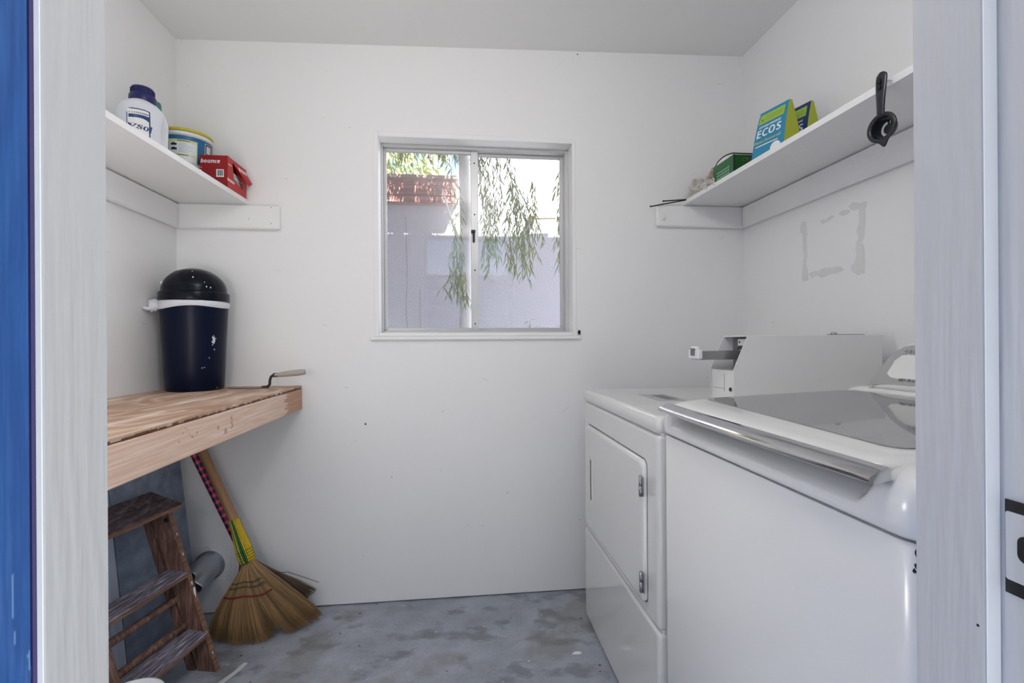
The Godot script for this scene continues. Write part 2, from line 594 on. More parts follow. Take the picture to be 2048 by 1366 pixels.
# unseen globe added on the front wall as fill, since daylight alone is dim
func fill_lamp(c: Vector3, energy: float, label: String):
	var o := thing("fill_lamp", label, "lamp", c, "added fill globes on the front wall")
	var mb := new_mb(o)
	mb.lathe(c, [[0.0, 0.085], [0.05, 0.085], [0.055, 0.09], [0.06, 0.145], [0.0, 0.149]], 28, Basis(Vector3.RIGHT, PI / 2))
	part(o, "base", mb.done(), M.white)
	mb = new_mb(o)
	var prof := []
	for k in 13:
		var a := lerpf(-PI / 2, PI / 2 - 0.5, k / 12.0)
		prof.append([0.1 * cos(a), 0.1 * sin(a)])
	prof.append([0.0, 0.088])
	mb.lathe(c, prof, 32, Basis(Vector3.RIGHT, PI / 2))
	var dm := mat(Color(0.95, 0.95, 0.95), 0.5)
	dm.emission_enabled = true
	dm.emission = Color(1.0, 0.99, 0.985)
	dm.emission_energy_multiplier = 0.3
	part(o, "globe", mb.done(), dm)
	var a := OmniLight3D.new()
	a.name = "fill_light"
	a.light_color = Color(1.0, 0.99, 0.985)
	a.light_energy = energy
	a.light_size = 0.09
	a.omni_range = 8.0
	a.omni_attenuation = 2.0
	a.shadow_enabled = true
	o.add_child(a)

func window():
	var w := struct_root("window_1", Vector3(0.08, 1.166, BACK))
	w.set_meta("label", "aluminium sliding window of two panes in a white recess")
	var zf := -2.205   # room side of the frame
	# painted liner boards
	for s in [[-0.370, -0.350, 1.166, 2.066], [0.516, 0.534, 1.166, 2.066], [-0.350, 0.516, 2.044, 2.066], [-0.350, 0.516, 1.166, 1.182]]:
		var mb := new_mb(w)
		mb.bb(Vector3(s[0], s[2], -2.262), Vector3(s[1], s[3], BACK + 0.002), 0.002)
		part(w, "liner", mb.done(), M.shelf)
	var mb := new_mb(w)
	mb.bb(Vector3(-0.386, 1.150, BACK - 0.01), Vector3(0.552, 1.166, BACK + 0.016), 0.003)
	part(w, "sill", mb.done(), M.shelf)
	# outer frame
	mb = new_mb(w)
	for s in [[-0.350, -0.341, 1.182, 2.044], [0.500, 0.516, 1.182, 2.044], [-0.341, 0.500, 2.030, 2.044], [-0.341, 0.500, 1.182, 1.192]]:
		mb.bb(Vector3(s[0], s[2], zf - 0.05), Vector3(s[1], s[3], zf), 0.0015)
	part(w, "frame", mb.done(), M.alu)
	# two sashes with their panes
	for s in [[-0.341, 0.090, zf - 0.020, 0.012, 0.034, "sliding sash"], [0.056, 0.500, zf - 0.042, 0.036, 0.016, "fixed sash"]]:
		mb = new_mb(w)
		var z: float = s[2]
		var a: float = s[0]; var b: float = s[1]
		mb.bb(Vector3(a, 1.192, z - 0.016), Vector3(a + s[3], 2.030, z), 0.0015)
		mb.bb(Vector3(b - s[4], 1.192, z - 0.016), Vector3(b, 2.030, z), 0.0015)
		mb.bb(Vector3(a + s[3], 2.016, z - 0.016), Vector3(b - s[4], 2.030, z), 0.0015)
		mb.bb(Vector3(a + s[3], 1.192, z - 0.016), Vector3(b - s[4], 1.206, z), 0.0015)
		var sash := part(w, "sash", mb.done(), M.alu)
		mb = new_mb(sash)
		mb.bb(Vector3(a + s[3] - 0.003, 1.203, z - 0.010), Vector3(b - s[4] + 0.003, 2.019, z - 0.006))
		var g := mat(Color(0.93, 0.95, 0.97, 0.06), 0.0)
		g.transparency = BaseMaterial3D.TRANSPARENCY_ALPHA
		g.metallic_specular = 1.0
		part(sash, "pane", mb.done(), g)
	# latch and screws on the meeting stile
	mb = new_mb(w)
	mb.bb(Vector3(0.063, 1.605, zf - 0.02), Vector3(0.074, 1.655, zf - 0.008), 0.002)
	mb.bb(Vector3(0.056, 1.648, zf - 0.02), Vector3(0.076, 1.660, zf - 0.002), 0.002)
	part(w, "latch", mb.done(), M.dark, "dark metal latch on the meeting stile")
	for y in [1.225, 1.475, 1.735, 1.975]:
		mb = new_mb(w)
		mb.lathe(Vector3(0.073, y, zf - 0.0205), [[0.0, 0.0], [0.004, 0.0], [0.003, 0.002], [0.0, 0.002]], 10, Basis(Vector3.RIGHT, PI / 2))
		part(w, "screw", mb.done(), M.black)
	mb = new_mb(w)
	mb.bb(Vector3(0.538, 1.172, BACK + 0.0), Vector3(0.549, 1.190, BACK + 0.012), 0.002)
	part(w, "bracket", mb.done(), M.dark)

func doorway():
	var t := struct_root("trim_1", Vector3(0.43, 0, FRONT))
	t.set_meta("label", "white painted door frame post with strike plate")
	var mb := new_mb(t)
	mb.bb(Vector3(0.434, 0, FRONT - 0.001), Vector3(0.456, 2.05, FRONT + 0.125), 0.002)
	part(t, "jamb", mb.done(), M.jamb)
	mb = new_mb(t)
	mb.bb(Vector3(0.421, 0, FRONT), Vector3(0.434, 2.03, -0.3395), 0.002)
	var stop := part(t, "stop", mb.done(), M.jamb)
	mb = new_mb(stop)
	mb.bb(Vector3(0.4212, 0, -0.3397), Vector3(0.4338, 2.03, -0.3386), 0.0004)  # thin facing whiter than the stop: outdoor light put into its colour
	part(stop, "lit_stop_edge", mb.done(), M.shelf, "edge of the door stop, coloured whiter for the outdoor light on it")
	# strike plate let into the post
	var chipped: Material = M.black
	mb = new_mb(t)
	mb.bb(Vector3(0.4325, 0.938, -0.3345), Vector3(0.4345, 1.012, -0.296), 0.0)
	var sp := part(t, "strike_plate", mb.done(), chipped, "worn strike plate with black edges")
	mb = new_mb(sp)
	var poly := rrect(-0.3338, -0.2965, 0.949, 1.003, 0.002)
	mb.prism(poly, func(p: Vector2, d: float) -> Vector3: return Vector3(0.4325 - d, p.y, p.x), 0.0, 0.0006)
	part(sp, "face_plate", mb.done(), M.jamb)
	mb = new_mb(sp)
	mb.prism(rrect(-0.3255, -0.303, 0.966, 0.987, 0.006), func(p: Vector2, d: float) -> Vector3: return Vector3(0.4319 - d, p.y, p.x), 0.0, 0.0004)
	part(sp, "bolt_hole", mb.done(), M.black)
	for p in [[1.94, -0.368], [0.905, -0.3455]]:
		mb = new_mb(t)
		mb.lathe(Vector3(0.4212, p[0], p[1]), [[0.0, 0.0], [0.0012, 0.0], [0.001, 0.0006], [0.0, 0.0007]], 8, Basis(Vector3.FORWARD, -PI / 2), 1.0, 1.0)
		part(t, "nail_hole", mb.done(), M.black)
	var l := struct_root("trim_2", Vector3(-0.28, 0, FRONT))
	l.set_meta("label", "white painted door frame post beside the blue door")
	mb = new_mb(l)
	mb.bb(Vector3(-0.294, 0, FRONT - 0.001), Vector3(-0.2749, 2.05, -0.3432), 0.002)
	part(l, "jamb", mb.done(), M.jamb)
	mb = new_mb(l)
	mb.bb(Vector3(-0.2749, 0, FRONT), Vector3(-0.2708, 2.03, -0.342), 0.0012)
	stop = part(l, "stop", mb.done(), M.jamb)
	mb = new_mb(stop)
	mb.bb(Vector3(-0.2748, 0, -0.3422), Vector3(-0.2709, 2.03, -0.3412), 0.0004)  # whiter facing again, with the outdoor light in its colour
	part(stop, "lit_stop_edge", mb.done(), M.shelf, "edge of the door stop, coloured whiter for the outdoor light on it")
	var h := struct_root("trim_3", Vector3(0.08, 2.03, FRONT))
	mb = new_mb(h)
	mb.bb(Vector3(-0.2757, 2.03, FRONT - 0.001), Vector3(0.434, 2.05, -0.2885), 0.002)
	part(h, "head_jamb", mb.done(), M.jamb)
	# the door stands open, swung out past square
	var d := struct_root("door_1", Vector3(-0.2746, 0.01, -0.3402))
	d.set_meta("label", "blue painted wooden door standing open")
	d.rotation.y = deg_to_rad(-15.0)
	mb = MB.new()
	mb.bb(Vector3(-0.038, 0.0, 0.001), Vector3(0.0, 2.01, 0.70), 0.002)
	part(d, "leaf", mb.done(), M.blue)
	mb = MB.new()
	mb.bb(Vector3(-0.0385, 0.001, -0.001), Vector3(-0.0004, 2.009, 0.0012), 0.0)
	part(d, "edge", mb.done(), M.blue_edge)
	for y in [0.25, 1.05, 1.8]:
		mb = MB.new()
		mb.lathe(Vector3(-0.044, y, 0.0), [[0.0, 0.0], [0.005, 0.0], [0.005, 0.08], [0.0, 0.08]], 10)
		part(d, "hinge", mb.done(), M.steel)
	mb = MB.new()
	mb.smooth(true)
	mb.lathe(Vector3(0.0, 0.95, 0.63), [[0.0, 0.0], [0.028, 0.0], [0.028, 0.006], [0.012, 0.01], [0.012, 0.03], [0.026, 0.04], [0.026, 0.055], [0.0, 0.06]], 20, Basis(Vector3.FORWARD, PI / 2))
	part(d, "door_knob", mb.done(), M.steel)

# ---------------------------------------------------------------- beyond the window and behind the camera
func outside():
	var gm := mat(c8(88, 88, 87), 0.9)
	var mb := MB.new()
	mb.bb(Vector3(-14, -0.32, -14), Vector3(14, -0.13, 14))
	structure("ground", mb.done(), gm, "concrete yard round the building")
	# our own roof, its eave over the alley
	mb = MB.new()
	mb.bb(Vector3(-4.5, 2.62, -3.30), Vector3(1.9, 2.78, -0.10), 0.01)
	structure("roof", mb.done(), mat(c8(150, 145, 140), 0.8))
	var stucco := mat(c8(194, 194, 206), 0.9)
	tri_map(stucco, Vector3.ONE * 2.0)
	add_normal(stucco, noise_tex(0.06, 55, 5.0), 0.8)
	# the walls that go on beside the room
	mb = MB.new()
	mb.bb(Vector3(-4.5, -0.13, -2.262), Vector3(LEFT - 0.12, 2.62, -0.29))
	structure("wall_outer_side", mb.done(), stucco)
	# neighbour across the alley
	var nb := thing("neighbouring_building", "pale stucco building across the alley with a reddish eave board", "building", Vector3(0, -0.13, -3.8))
	mb = new_mb(nb)
	mb.bb(Vector3(-6, -0.13, -3.95), Vector3(0.10, 2.36, -3.70))
	mb.bb(Vector3(0.10, -0.13, -3.95), Vector3(6, 5.2, -3.70))
	part(nb, "wall", mb.done(), stucco)
	var fim := wood_image(512, 64, [c8(128, 80, 76), c8(160, 112, 108)], 12, 5.0, 1.0, [])
	var fas := mat(Color.WHITE, 0.8)
	fas.albedo_texture = tex(fim)
	tri_map(fas, Vector3(0.7, 4.0, 4.0))
	for k in 3:
		mb = new_mb(nb)
		var ya: float = [2.182, 2.236, 2.312][k]; var yb: float = [2.234, 2.309, 2.362][k]
		mb.bb(Vector3(-6, ya, -3.62), Vector3(-0.02, yb, [-3.595, -3.59, -3.598][k]), 0.004)
		part(nb, "eave_board", mb.done(), fas, "weathered reddish eave board")
	mb = new_mb(nb)
	mb.bb(Vector3(-6, 2.19, -3.72), Vector3(-0.02, 2.21, -3.615))
	part(nb, "soffit", mb.done(), mat(c8(160, 130, 115), 0.9))
	mb = new_mb(nb)
	mb.bb(Vector3(-6, 2.36, -6.0), Vector3(0.0, 2.39, -3.585), 0.005)
	part(nb, "roof", mb.done(), mat(c8(150, 125, 115), 0.9))
	for x in [-0.40, -0.30, 0.02]:
		mb = new_mb(nb)
		var cp := []
		for k in 14: cp.append(Vector3(x + rng.randf_range(-0.006, 0.006), lerpf(0.5, 2.1 if x == -0.40 else 1.55, k / 13.0), -3.699))
		mb.tube(cp, 0.0016, 4)
		part(nb, "crack", mb.done(), mat(c8(128, 128, 132), 0.9))
	mb = new_mb(nb)
	mb.tube([Vector3(0.54, 2.09, -3.64), Vector3(0.75, 2.10, -3.64)], 0.008, 8)
	mb.box(Vector3(0.565, 2.095, -3.66), Vector3(0.05, 0.03, 0.08), 0.004)
	mb.box(Vector3(0.59, 2.12, -3.66), Vector3(0.02, 0.03, 0.08), 0.004)
	part(nb, "pipe", mb.done(), mat(c8(190, 165, 130), 0.7), "short tan pipe on a wall bracket")
	trees()
	# yard behind the camera, mirrored in the window
	mb = MB.new()
	mb.bb(Vector3(-1.6, 2.46, -0.29), Vector3(2.2, 2.56, 1.02), 0.01)  # unseen canopy, added to keep direct sun off the doorway
	structure("roof", mb.done(), mat(c8(200, 198, 194), 0.8), "added flat canopy keeping the sun out of the doorway")
	var ob := thing("opposite_building", "low white building across the yard seen mirrored in the window", "building", Vector3(0, -0.13, 7.0))
	mb = new_mb(ob)
	mb.bb(Vector3(-9, -0.13, 6.2), Vector3(9, 2.45, 9.0))
	part(ob, "wall", mb.done(), mat(c8(150, 150, 152), 0.9))
	mb = new_mb(ob)
	mb.bb(Vector3(-9.3, 2.45, 5.9), Vector3(9.3, 2.62, 9.3), 0.02)
	part(ob, "roof", mb.done(), mat(c8(120, 112, 105), 0.9))
	var sr := thing("open_staircase", "outdoor stair with open risers seen mirrored in the window", "staircase", Vector3(-0.55, -0.13, 1.6))
	for k in 10:
		mb = new_mb(sr)
		var y := 0.06 + k * 0.195
		mb.bb(Vector3(-1.1, y, 1.0 + k * 0.05), Vector3(-0.04 - 0.01 * (9 - k), y + 0.085, 1.28 + k * 0.05), 0.006)
		part(sr, "tread", mb.done(), mat(c8(120, 118, 115), 0.8))
	mb = new_mb(sr)
	mb.bb(Vector3(-1.2, -0.13, 0.95), Vector3(-1.1, 2.1, 1.8), 0.01)
	part(sr, "stringer", mb.done(), mat(c8(140, 138, 135), 0.8))

func leaf_tris(V: PackedVector3Array, N: PackedVector3Array, C: PackedColorArray, p: Vector3, dir: Vector3, side: Vector3, l: float, w: float, col: Color):
	var nrm := dir.cross(side).normalized()
	var mid := p + dir * l * 0.45
	var tip := p + dir * l + Vector3(0, -0.15 * l, 0)
	var a := mid + side * w * 0.5 - nrm * w * 0.15
	var b := mid - side * w * 0.5 - nrm * w * 0.15
	for t in [[p, a, mid], [p, mid, b], [a, tip, mid], [mid, tip, b]]:
		var fn: Vector3 = (t[1] - t[0]).cross(t[2] - t[0]).normalized()
		for q in [t[0], t[2], t[1]]:
			V.append(q); N.append(fn); C.append(col)

func leaf_mesh(V: PackedVector3Array, N: PackedVector3Array, C: PackedColorArray, org: Vector3) -> ArrayMesh:
	for i in V.size(): V[i] -= org
	var arr := []
	arr.resize(Mesh.ARRAY_MAX)
	arr[Mesh.ARRAY_VERTEX] = V; arr[Mesh.ARRAY_NORMAL] = N; arr[Mesh.ARRAY_COLOR] = C
	var me := ArrayMesh.new()
	me.add_surface_from_arrays(Mesh.PRIMITIVE_TRIANGLES, arr)
	return me

func leaf_mat(tr: Color) -> StandardMaterial3D:
	var m := mat(Color.WHITE, 0.6)
	m.vertex_color_use_as_albedo = true
	m.backlight_enabled = true
	m.backlight = tr
	m.cull_mode = BaseMaterial3D.CULL_DISABLED
	return m

# a drooping spray: a thin twig that hangs from p with narrow leaves on both sides
func spray(p: Vector3, length: float, sway: Vector3, V: PackedVector3Array, N: PackedVector3Array, C: PackedColorArray, tw: Array, dens := 1.0):
	var pts := []
	var n := 8
	for i in n + 1:
		var t := float(i) / n
		pts.append(p + Vector3(0, -length * t, 0) + sway * (t * t) + Vector3(sin(t * 5.0 + p.x * 30.0), 0, cos(t * 4.0 + p.x * 20.0)) * 0.012)
	tw.append([pts, 0.0022, Color(0.16, 0.14, 0.07)])
	var k := int(length * 62.0 * dens)
	for i in k:
		var t := (i + rng.randf()) / k
		var q: Vector3 = pts[int(t * n)].lerp(pts[mini(int(t * n) + 1, n)], fmod(t * n, 1.0))
		var a := rng.randf_range(0, TAU)
		var out := Vector3(cos(a), 0, sin(a))
		var dir := (out * rng.randf_range(0.35, 0.8) + Vector3(0, -1, 0)).normalized()
		var side := dir.cross(Vector3(sin(a * 3.0), 0.3, cos(a * 2.0))).normalized()
		var g := rng.randf_range(0.6, 1.25)
		leaf_tris(V, N, C, q, dir, side, rng.randf_range(0.045, 0.075), rng.randf_range(0.008, 0.012), Color(0.20 * g, 0.27 * g, 0.09 * g))

func trees():
	var t := thing("pepper_tree", "tree with narrow hanging leaves close outside the window", "tree", Vector3(0.0, -0.13, -3.15))
	var bark := mat(c8(206, 204, 206), 0.9)
	tri_map(bark, Vector3.ONE * 3.0)
	add_normal(bark, M.grain_n, 0.8)
	var mb := new_mb(t)
	mb.tube([Vector3(0.02, -0.13, -3.15), Vector3(0.03, 0.6, -3.15), Vector3(0.04, 1.2, -3.15), Vector3(0.045, 1.9, -3.15), Vector3(0.035, 2.5, -3.15), Vector3(0.05, 3.4, -3.1)], [0.055, 0.045, 0.040, 0.038, 0.036, 0.03], 14)
	part(t, "trunk", mb.done(), bark)
	for b in [[Vector3(0.02, 2.3, -3.15), Vector3(0.15, 2.75, -3.0), Vector3(0.45, 2.85, -2.9), Vector3(0.75, 2.55, -2.9), 0.025], [Vector3(0.02, 1.75, -3.15), Vector3(-0.06, 1.95, -3.08), Vector3(-0.09, 2.05, -3.02), Vector3(-0.10, 2.1, -3.0), 0.012], [Vector3(0.02, 2.45, -3.15), Vector3(-0.2, 2.75, -3.0), Vector3(-0.5, 2.8, -2.95), Vector3(-0.6, 2.7, -2.9), 0.02]]:
		mb = new_mb(t)
		var pts := []; var rr := []
		for i in 8:
			pts.append(bez(b[0], b[1], b[2], b[3], i / 7.0)); rr.append(b[4] * (1.0 - 0.65 * i / 7.0))
		mb.tube(pts, rr, 8)
		part(t, "branch", mb.done(), bark)
	var V := PackedVector3Array(); var N := PackedVector3Array(); var C := PackedColorArray()
	var tw := []
	# [x, top y, z, length, sway x]
	for s in [[0.13, 2.42, -2.95, 0.62, 0.02], [0.17, 2.45, -2.9, 0.80, 0.03], [0.15, 2.2, -2.98, 0.60, 0.0], [0.22, 2.5, -2.95, 0.55, 0.05], [0.20, 2.05, -2.92, 0.35, 0.02],
			[0.30, 2.35, -2.9, 0.45, 0.06], [0.34, 2.25, -2.95, 0.55, 0.03], [0.37, 2.1, -2.88, 0.50, 0.04], [0.32, 2.1, -2.9, 0.52, -0.02], [0.40, 2.1, -2.92, 0.40, 0.06], [0.29, 1.95, -2.9, 0.33, 0.0], [0.44, 2.15, -2.9, 0.36, 0.05], [0.10, 2.5, -2.9, 0.35, 0.03], [0.36, 1.9, -2.9, 0.36, 0.03],
			[0.62, 2.45, -2.85, 0.45, -0.03], [0.61, 2.15, -2.85, 0.42, -0.01], [0.60, 1.95, -2.85, 0.38, 0.01], [0.63, 1.9, -2.88, 0.30, 0.0],
			[-0.03, 2.15, -2.95, 0.5, 0.0], [-0.02, 1.75, -2.9, 0.32, -0.03], [-0.03, 1.66, -2.92, 0.26, 0.03], [-0.05, 1.62, -2.9, 0.16, -0.06], [0.0, 1.6, -2.9, 0.2, 0.05], [-0.10, 2.6, -2.95, 0.3, 0.03], [-0.16, 2.62, -2.92, 0.25, 0.02], [-0.06, 2.6, -2.9, 0.32, 0.0], [-0.13, 2.4, -2.95, 0.16, 0.04]]:
		for j in 2: spray(Vector3(s[0] + 0.025 * j, s[1] - 0.03 * j, s[2] - 0.03 * j), s[3], Vector3(s[4] + 0.02 * j, 0, 0), V, N, C, tw, 1.2)
	for i in 84:
		spray(Vector3(rng.randf_range(-0.45, 0.12), rng.randf_range(2.62, 2.95), rng.randf_range(-3.5, -3.33)), rng.randf_range(0.15, 0.3), Vector3(0.03, 0, 0), V, N, C, tw, 1.3)
	for i in 16:
		spray(Vector3(rng.randf_range(-0.6, 0.9), rng.randf_range(2.6, 2.9), rng.randf_range(-3.05, -2.8)), rng.randf_range(0.12, 0.3), Vector3(0.03, 0, 0), V, N, C, tw)
	var fo := part(t, "foliage", leaf_mesh(V, N, C, gpos(t)), leaf_mat(Color(0.25, 0.32, 0.10)))
	fo.set_meta("kind", "stuff")
	var twm := mat(Color.WHITE, 0.8)
	twm.vertex_color_use_as_albedo = true
	var tp := part(t, "twigs", strands(tw, gpos(t)), twm)
	tp.set_meta("kind", "stuff")
	# round sunlit crown beyond the low roof
	var s2 := thing("leafy_tree", "sunlit leafy tree rising behind the low roof", "tree", Vector3(-1.4, -0.13, -7.2))
	mb = new_mb(s2)
	mb.tube([Vector3(-1.4, -0.13, -7.2), Vector3(-1.35, 1.5, -7.2), Vector3(-1.45, 3.2, -7.1)], [0.16, 0.13, 0.08], 12)
	mb.tube([Vector3(-0.45, -0.13, -7.4), Vector3(-0.5, 2.0, -7.4), Vector3(-0.42, 4.4, -7.3)], [0.17, 0.15, 0.10], 12)
	part(s2, "trunk", mb.done(), bark)
	V = PackedVector3Array(); N = PackedVector3Array(); C = PackedColorArray()
	for i in 5200:
		var d := Vector3(rng.randfn(), rng.randfn(), rng.randfn()).normalized() * pow(rng.randf(), 0.4)
		var p := Vector3(-1.6, 4.3, -7.1) + d * Vector3(1.5, 1.5, 1.0)
		var dir := (d + Vector3(0, -0.6, 0) + Vector3(rng.randfn(), rng.randfn(), rng.randfn()) * 0.4).normalized()
		var side := dir.cross(Vector3(rng.randfn(), rng.randfn(), rng.randfn())).normalized()
		var g := rng.randf_range(0.6, 1.2)
		leaf_tris(V, N, C, p, dir, side, rng.randf_range(0.10, 0.17), rng.randf_range(0.04, 0.07), Color(0.36 * g, 0.42 * g, 0.12 * g))
	fo = part(s2, "foliage", leaf_mesh(V, N, C, gpos(s2)), leaf_mat(Color(0.30, 0.35, 0.08)))
	fo.set_meta("kind", "stuff")
	# low plant below the window
	var sh := thing("low_shrub", "low light green shrub below the right window pane", "shrub", Vector3(0.45, -0.13, -2.62))
	V = PackedVector3Array(); N = PackedVector3Array(); C = PackedColorArray()
	tw = []
	for i in 26:
		var top := Vector3(0.30 + 0.34 * rng.randf(), 1.17 + 0.09 * rng.randf(), -2.62 + rng.randf_range(-0.08, 0.08))
		var pts := []
		for k in 7: pts.append(bez(Vector3(0.45, -0.13, -2.62), Vector3(0.45, 0.5, -2.62), Vector3(top.x, 0.8, top.z), top, k / 6.0))
		tw.append([pts, 0.003, Color(0.12, 0.13, 0.06)])
		for k in 22:
			var q: Vector3 = pts[6].lerp(pts[4], rng.randf() * 1.0)
			var a := rng.randf_range(0, TAU)
			var dir := Vector3(cos(a), rng.randf_range(-0.4, 0.5), sin(a)).normalized()
			var g := rng.randf_range(0.7, 1.2)
			leaf_tris(V, N, C, q, dir, dir.cross(Vector3.UP).normalized(), rng.randf_range(0.035, 0.06), 0.012, Color(0.26 * g, 0.33 * g, 0.12 * g))
	fo = part(sh, "foliage", leaf_mesh(V, N, C, gpos(sh)), leaf_mat(Color(0.3, 0.36, 0.12)))
	fo.set_meta("kind", "stuff")
	tp = part(sh, "stems", strands(tw, gpos(sh)), twm)
	tp.set_meta("kind", "stuff")

# ---------------------------------------------------------------- washer
func smooth01(a: float, b: float, x: float) -> float:
	var t := clampf((x - a) / (b - a), 0.0, 1.0)
	return t * t * (3.0 - 2.0 * t)

func washer():
	var w := thing("washing_machine", "white top-loading washing machine with glass lid and chrome front strip, nearest the doorway", "washing machine", Vector3(0.88, 0, -0.80))
	var zn := -0.462; var zf := -1.145; var xf := 0.50; var xb := 1.27
	# feet and cabinet
	for p in [[0.56, -0.53], [0.56, -1.08], [1.2, -0.53], [1.2, -1.08]]:
		var fb := new_mb(w)
		fb.lathe(Vector3(p[0], 0.0, p[1]), [[0.0, 0.0], [0.022, 0.0], [0.022, 0.012], [0.012, 0.014], [0.012, 0.03], [0.0, 0.03]], 14)
		part(w, "foot", fb.done(), M.black)
	var mb := new_mb(w)
	var outline := rrect(xf, xb, zf, zn, 0.038, 8)
	mb.smooth(true)
	var rings := []
	for y in [0.022, 0.026, 0.905, 0.909]:
		var ins := 0.003 if (y < 0.024 or y > 0.907) else 0.0
		var r := []
		for p in outline:
			r.append(Vector3(lerpf(p.x, 0.885, ins / 0.385), y, lerpf(p.y, -0.8035, ins / 0.34)))
		rings.append(r)
	mb.loft(rings)
	part(w, "cabinet", mb.done(), M.gloss)
	mb = new_mb(w)
	mb.bb(Vector3(xf + 0.01, 0.905, zf + 0.01), Vector3(xb, 0.918, zn - 0.01))
	part(w, "seam", mb.done(), M.grey_print)
	# top frame: one skin along the width, scooped under the lid's strip
	mb = new_mb(w)
	mb.smooth(true)
	rings = []
	var r0 := 0.038
	var zs := []
	for i in 9: zs.append(zn - r0 * (1.0 - cos(i / 8.0 * PI / 2)))
	for i in range(1, 13): zs.append(lerpf(-0.50, -0.60, i / 12.0))
	for i in range(1, 9): zs.append(lerpf(-0.60, -1.075, i / 8.0))
	for i in range(1, 9): zs.append(lerpf(-1.075, -1.107, i / 8.0))
	for i in 9: zs.append(zf + r0 * (1.0 - sin(i / 8.0 * PI / 2)))
	for z in zs:
		var d := minf(zn - z, z - zf)
		var off := 0.0
		if d < r0: off = r0 - sqrt(maxf(r0 * r0 - (r0 - d) * (r0 - d), 0.0))
		var s := (1.0 - smooth01(-0.556, -0.522, z)) * smooth01(-1.108, -1.085, z)
		var A := [[0.500, 0.914], [0.4965, 0.920], [0.4955, 0.930], [0.4965, 0.944], [0.499, 0.956], [0.503, 0.966], [0.510, 0.976], [0.520, 0.984], [0.535, 0.990], [0.56, 0.993], [0.62, 0.994]]
		var B := [[0.500, 0.914], [0.4965, 0.918], [0.4955, 0.923], [0.4965, 0.929], [0.499, 0.933], [0.504, 0.937], [0.514, 0.941], [0.528, 0.945], [0.545, 0.950], [0.57, 0.953], [0.62, 0.954]]
		var r := []
		for k in A.size():
			var x := lerpf(A[k][0], B[k][0], s) + off
			var y := lerpf(A[k][1], B[k][1], s) - off * 0.35 * (float(k) / A.size())
			r.append(Vector3(x, y, z))
		var yt: float = r[-1].y
		r.append(Vector3(1.0, yt + 0.002, z))
		r.append(Vector3(1.01, lerpf(yt, 1.018, 1.0) - off * 0.4, z))
		r.append(Vector3(1.03, 1.022 - off * 0.4, z))
		r.append(Vector3(xb - off, 1.022 - off * 0.4, z))
		r.append(Vector3(xb - off, 0.914, z))
		rings.append(r)
	mb.loft(rings)
	part(w, "top_frame", mb.done(), M.gloss)
	# lid
	var lid := Node3D.new()
	lid.name = "lid"
	w.add_child(lid, true)
	lid.position = Vector3(0.10, 1.0, 0.0)
	mb = new_mb(lid)
	mb.smooth(true)
	rings = []
	for i in 33:
		var t := i / 32.0
		var z := lerpf(-0.505, -1.105, t)
		var d := minf(-0.505 - z, z + 1.105)
		var rn := 0.045 if t < 0.5 else 0.03
		var off := 0.0
		if d < rn: off = rn - sqrt(maxf(rn * rn - (rn - d) * (rn - d), 0.0))
		var e := 0.004 if (i == 0 or i == 32) else 0.0
		rings.append([Vector3(0.500 + off, 0.984 - e * 0, z), Vector3(0.506 + off, 0.9895 - e, z), Vector3(0.525 + off, 0.9945 - e, z), Vector3(0.552 + off * 0.6, 0.998 - e, z), Vector3(0.985, 1.014 - e, z), Vector3(0.990, 1.010 - e, z), Vector3(0.990, 0.996, z), Vector3(0.60, 0.974, z), Vector3(0.53 + off, 0.966, z), Vector3(0.503 + off, 0.970, z)])
	mb.loft(rings)
	part(lid, "lid_frame", mb.done(), M.gloss)
	mb = new_mb(lid)
	var gp := rrect(0.575, 0.965, -1.085, -0.548, 0.03, 6)
	gp = PackedVector2Array()
	for p in rrect(0.0, 1.0, 0.0, 1.0, 0.055, 6):
		gp.append(Vector2(lerpf(lerpf(0.556, 0.584, 1.0 - p.y), 0.962, p.x), lerpf(-1.086, -0.548, p.y)))
	mb.prism(gp, func(p: Vector2, d: float) -> Vector3: return Vector3(p.x, 0.9985 + (p.x - 0.552) * 0.037 + d, p.y), -0.002, 0.0012)
	part(lid, "glass", mb.done(), M.lid_glass, "grey glass panel of the lid")
	# chrome strip
	mb = new_mb(lid)
	mb.smooth(true)
	rings = []
	for i in 25:
		var t := i / 24.0
		var z := lerpf(-0.507, -1.102, t)
		var bow := -0.006 * (1.0 - pow(2.0 * t - 1.0, 2.0))
		rings.append([Vector3(0.484 + bow, 0.969, z), Vector3(0.477 + bow, 0.971, z), Vector3(0.4745 + bow, 0.975, z), Vector3(0.477 + bow, 0.979, z), Vector3(0.487 + bow * 0.7, 0.9845, z), Vector3(0.5005 + bow * 0.3, 0.9895, z), Vector3(0.504, 0.987, z), Vector3(0.504, 0.974, z), Vector3(0.495 + bow, 0.972, z)])
	mb.loft(rings)
	part(lid, "chrome_strip", mb.done(), M.chrome, "chrome front strip of the lid")
	# control console
	mb = new_mb(w)
	mb.smooth(true)
	rings = []
	var front := []
	for i in 41:
		var t := i / 40.0
		var z := lerpf(-0.525, -1.088, t)
		var d := minf(-0.525 - z, z + 1.088)
		var r := 0.07
		var k := 1.0
		if d < r: k = 0.12 + 0.88 * sqrt(maxf(1.0 - pow(1.0 - d / r, 2.2), 0.0))
		var P := []
		for q in [[1.018, 1.020], [1.016, 1.030], [1.030, 1.060], [1.048, 1.092], [1.068, 1.120], [1.082, 1.132], [1.10, 1.138], [1.15, 1.138], [1.262, 1.128], [1.265, 1.020]]:
			P.append(Vector3(lerpf(1.03, q[0], lerpf(1.0, k, 0.35)), 1.02 + (q[1] - 1.02) * k, z))
		rings.append(P)
	mb.loft(rings)
	part(w, "console", mb.done(), M.gloss)
	# brushed silver fascia just proud of the console's sloping front
	mb = new_mb(w)
	mb.smooth(true)
	rings = []
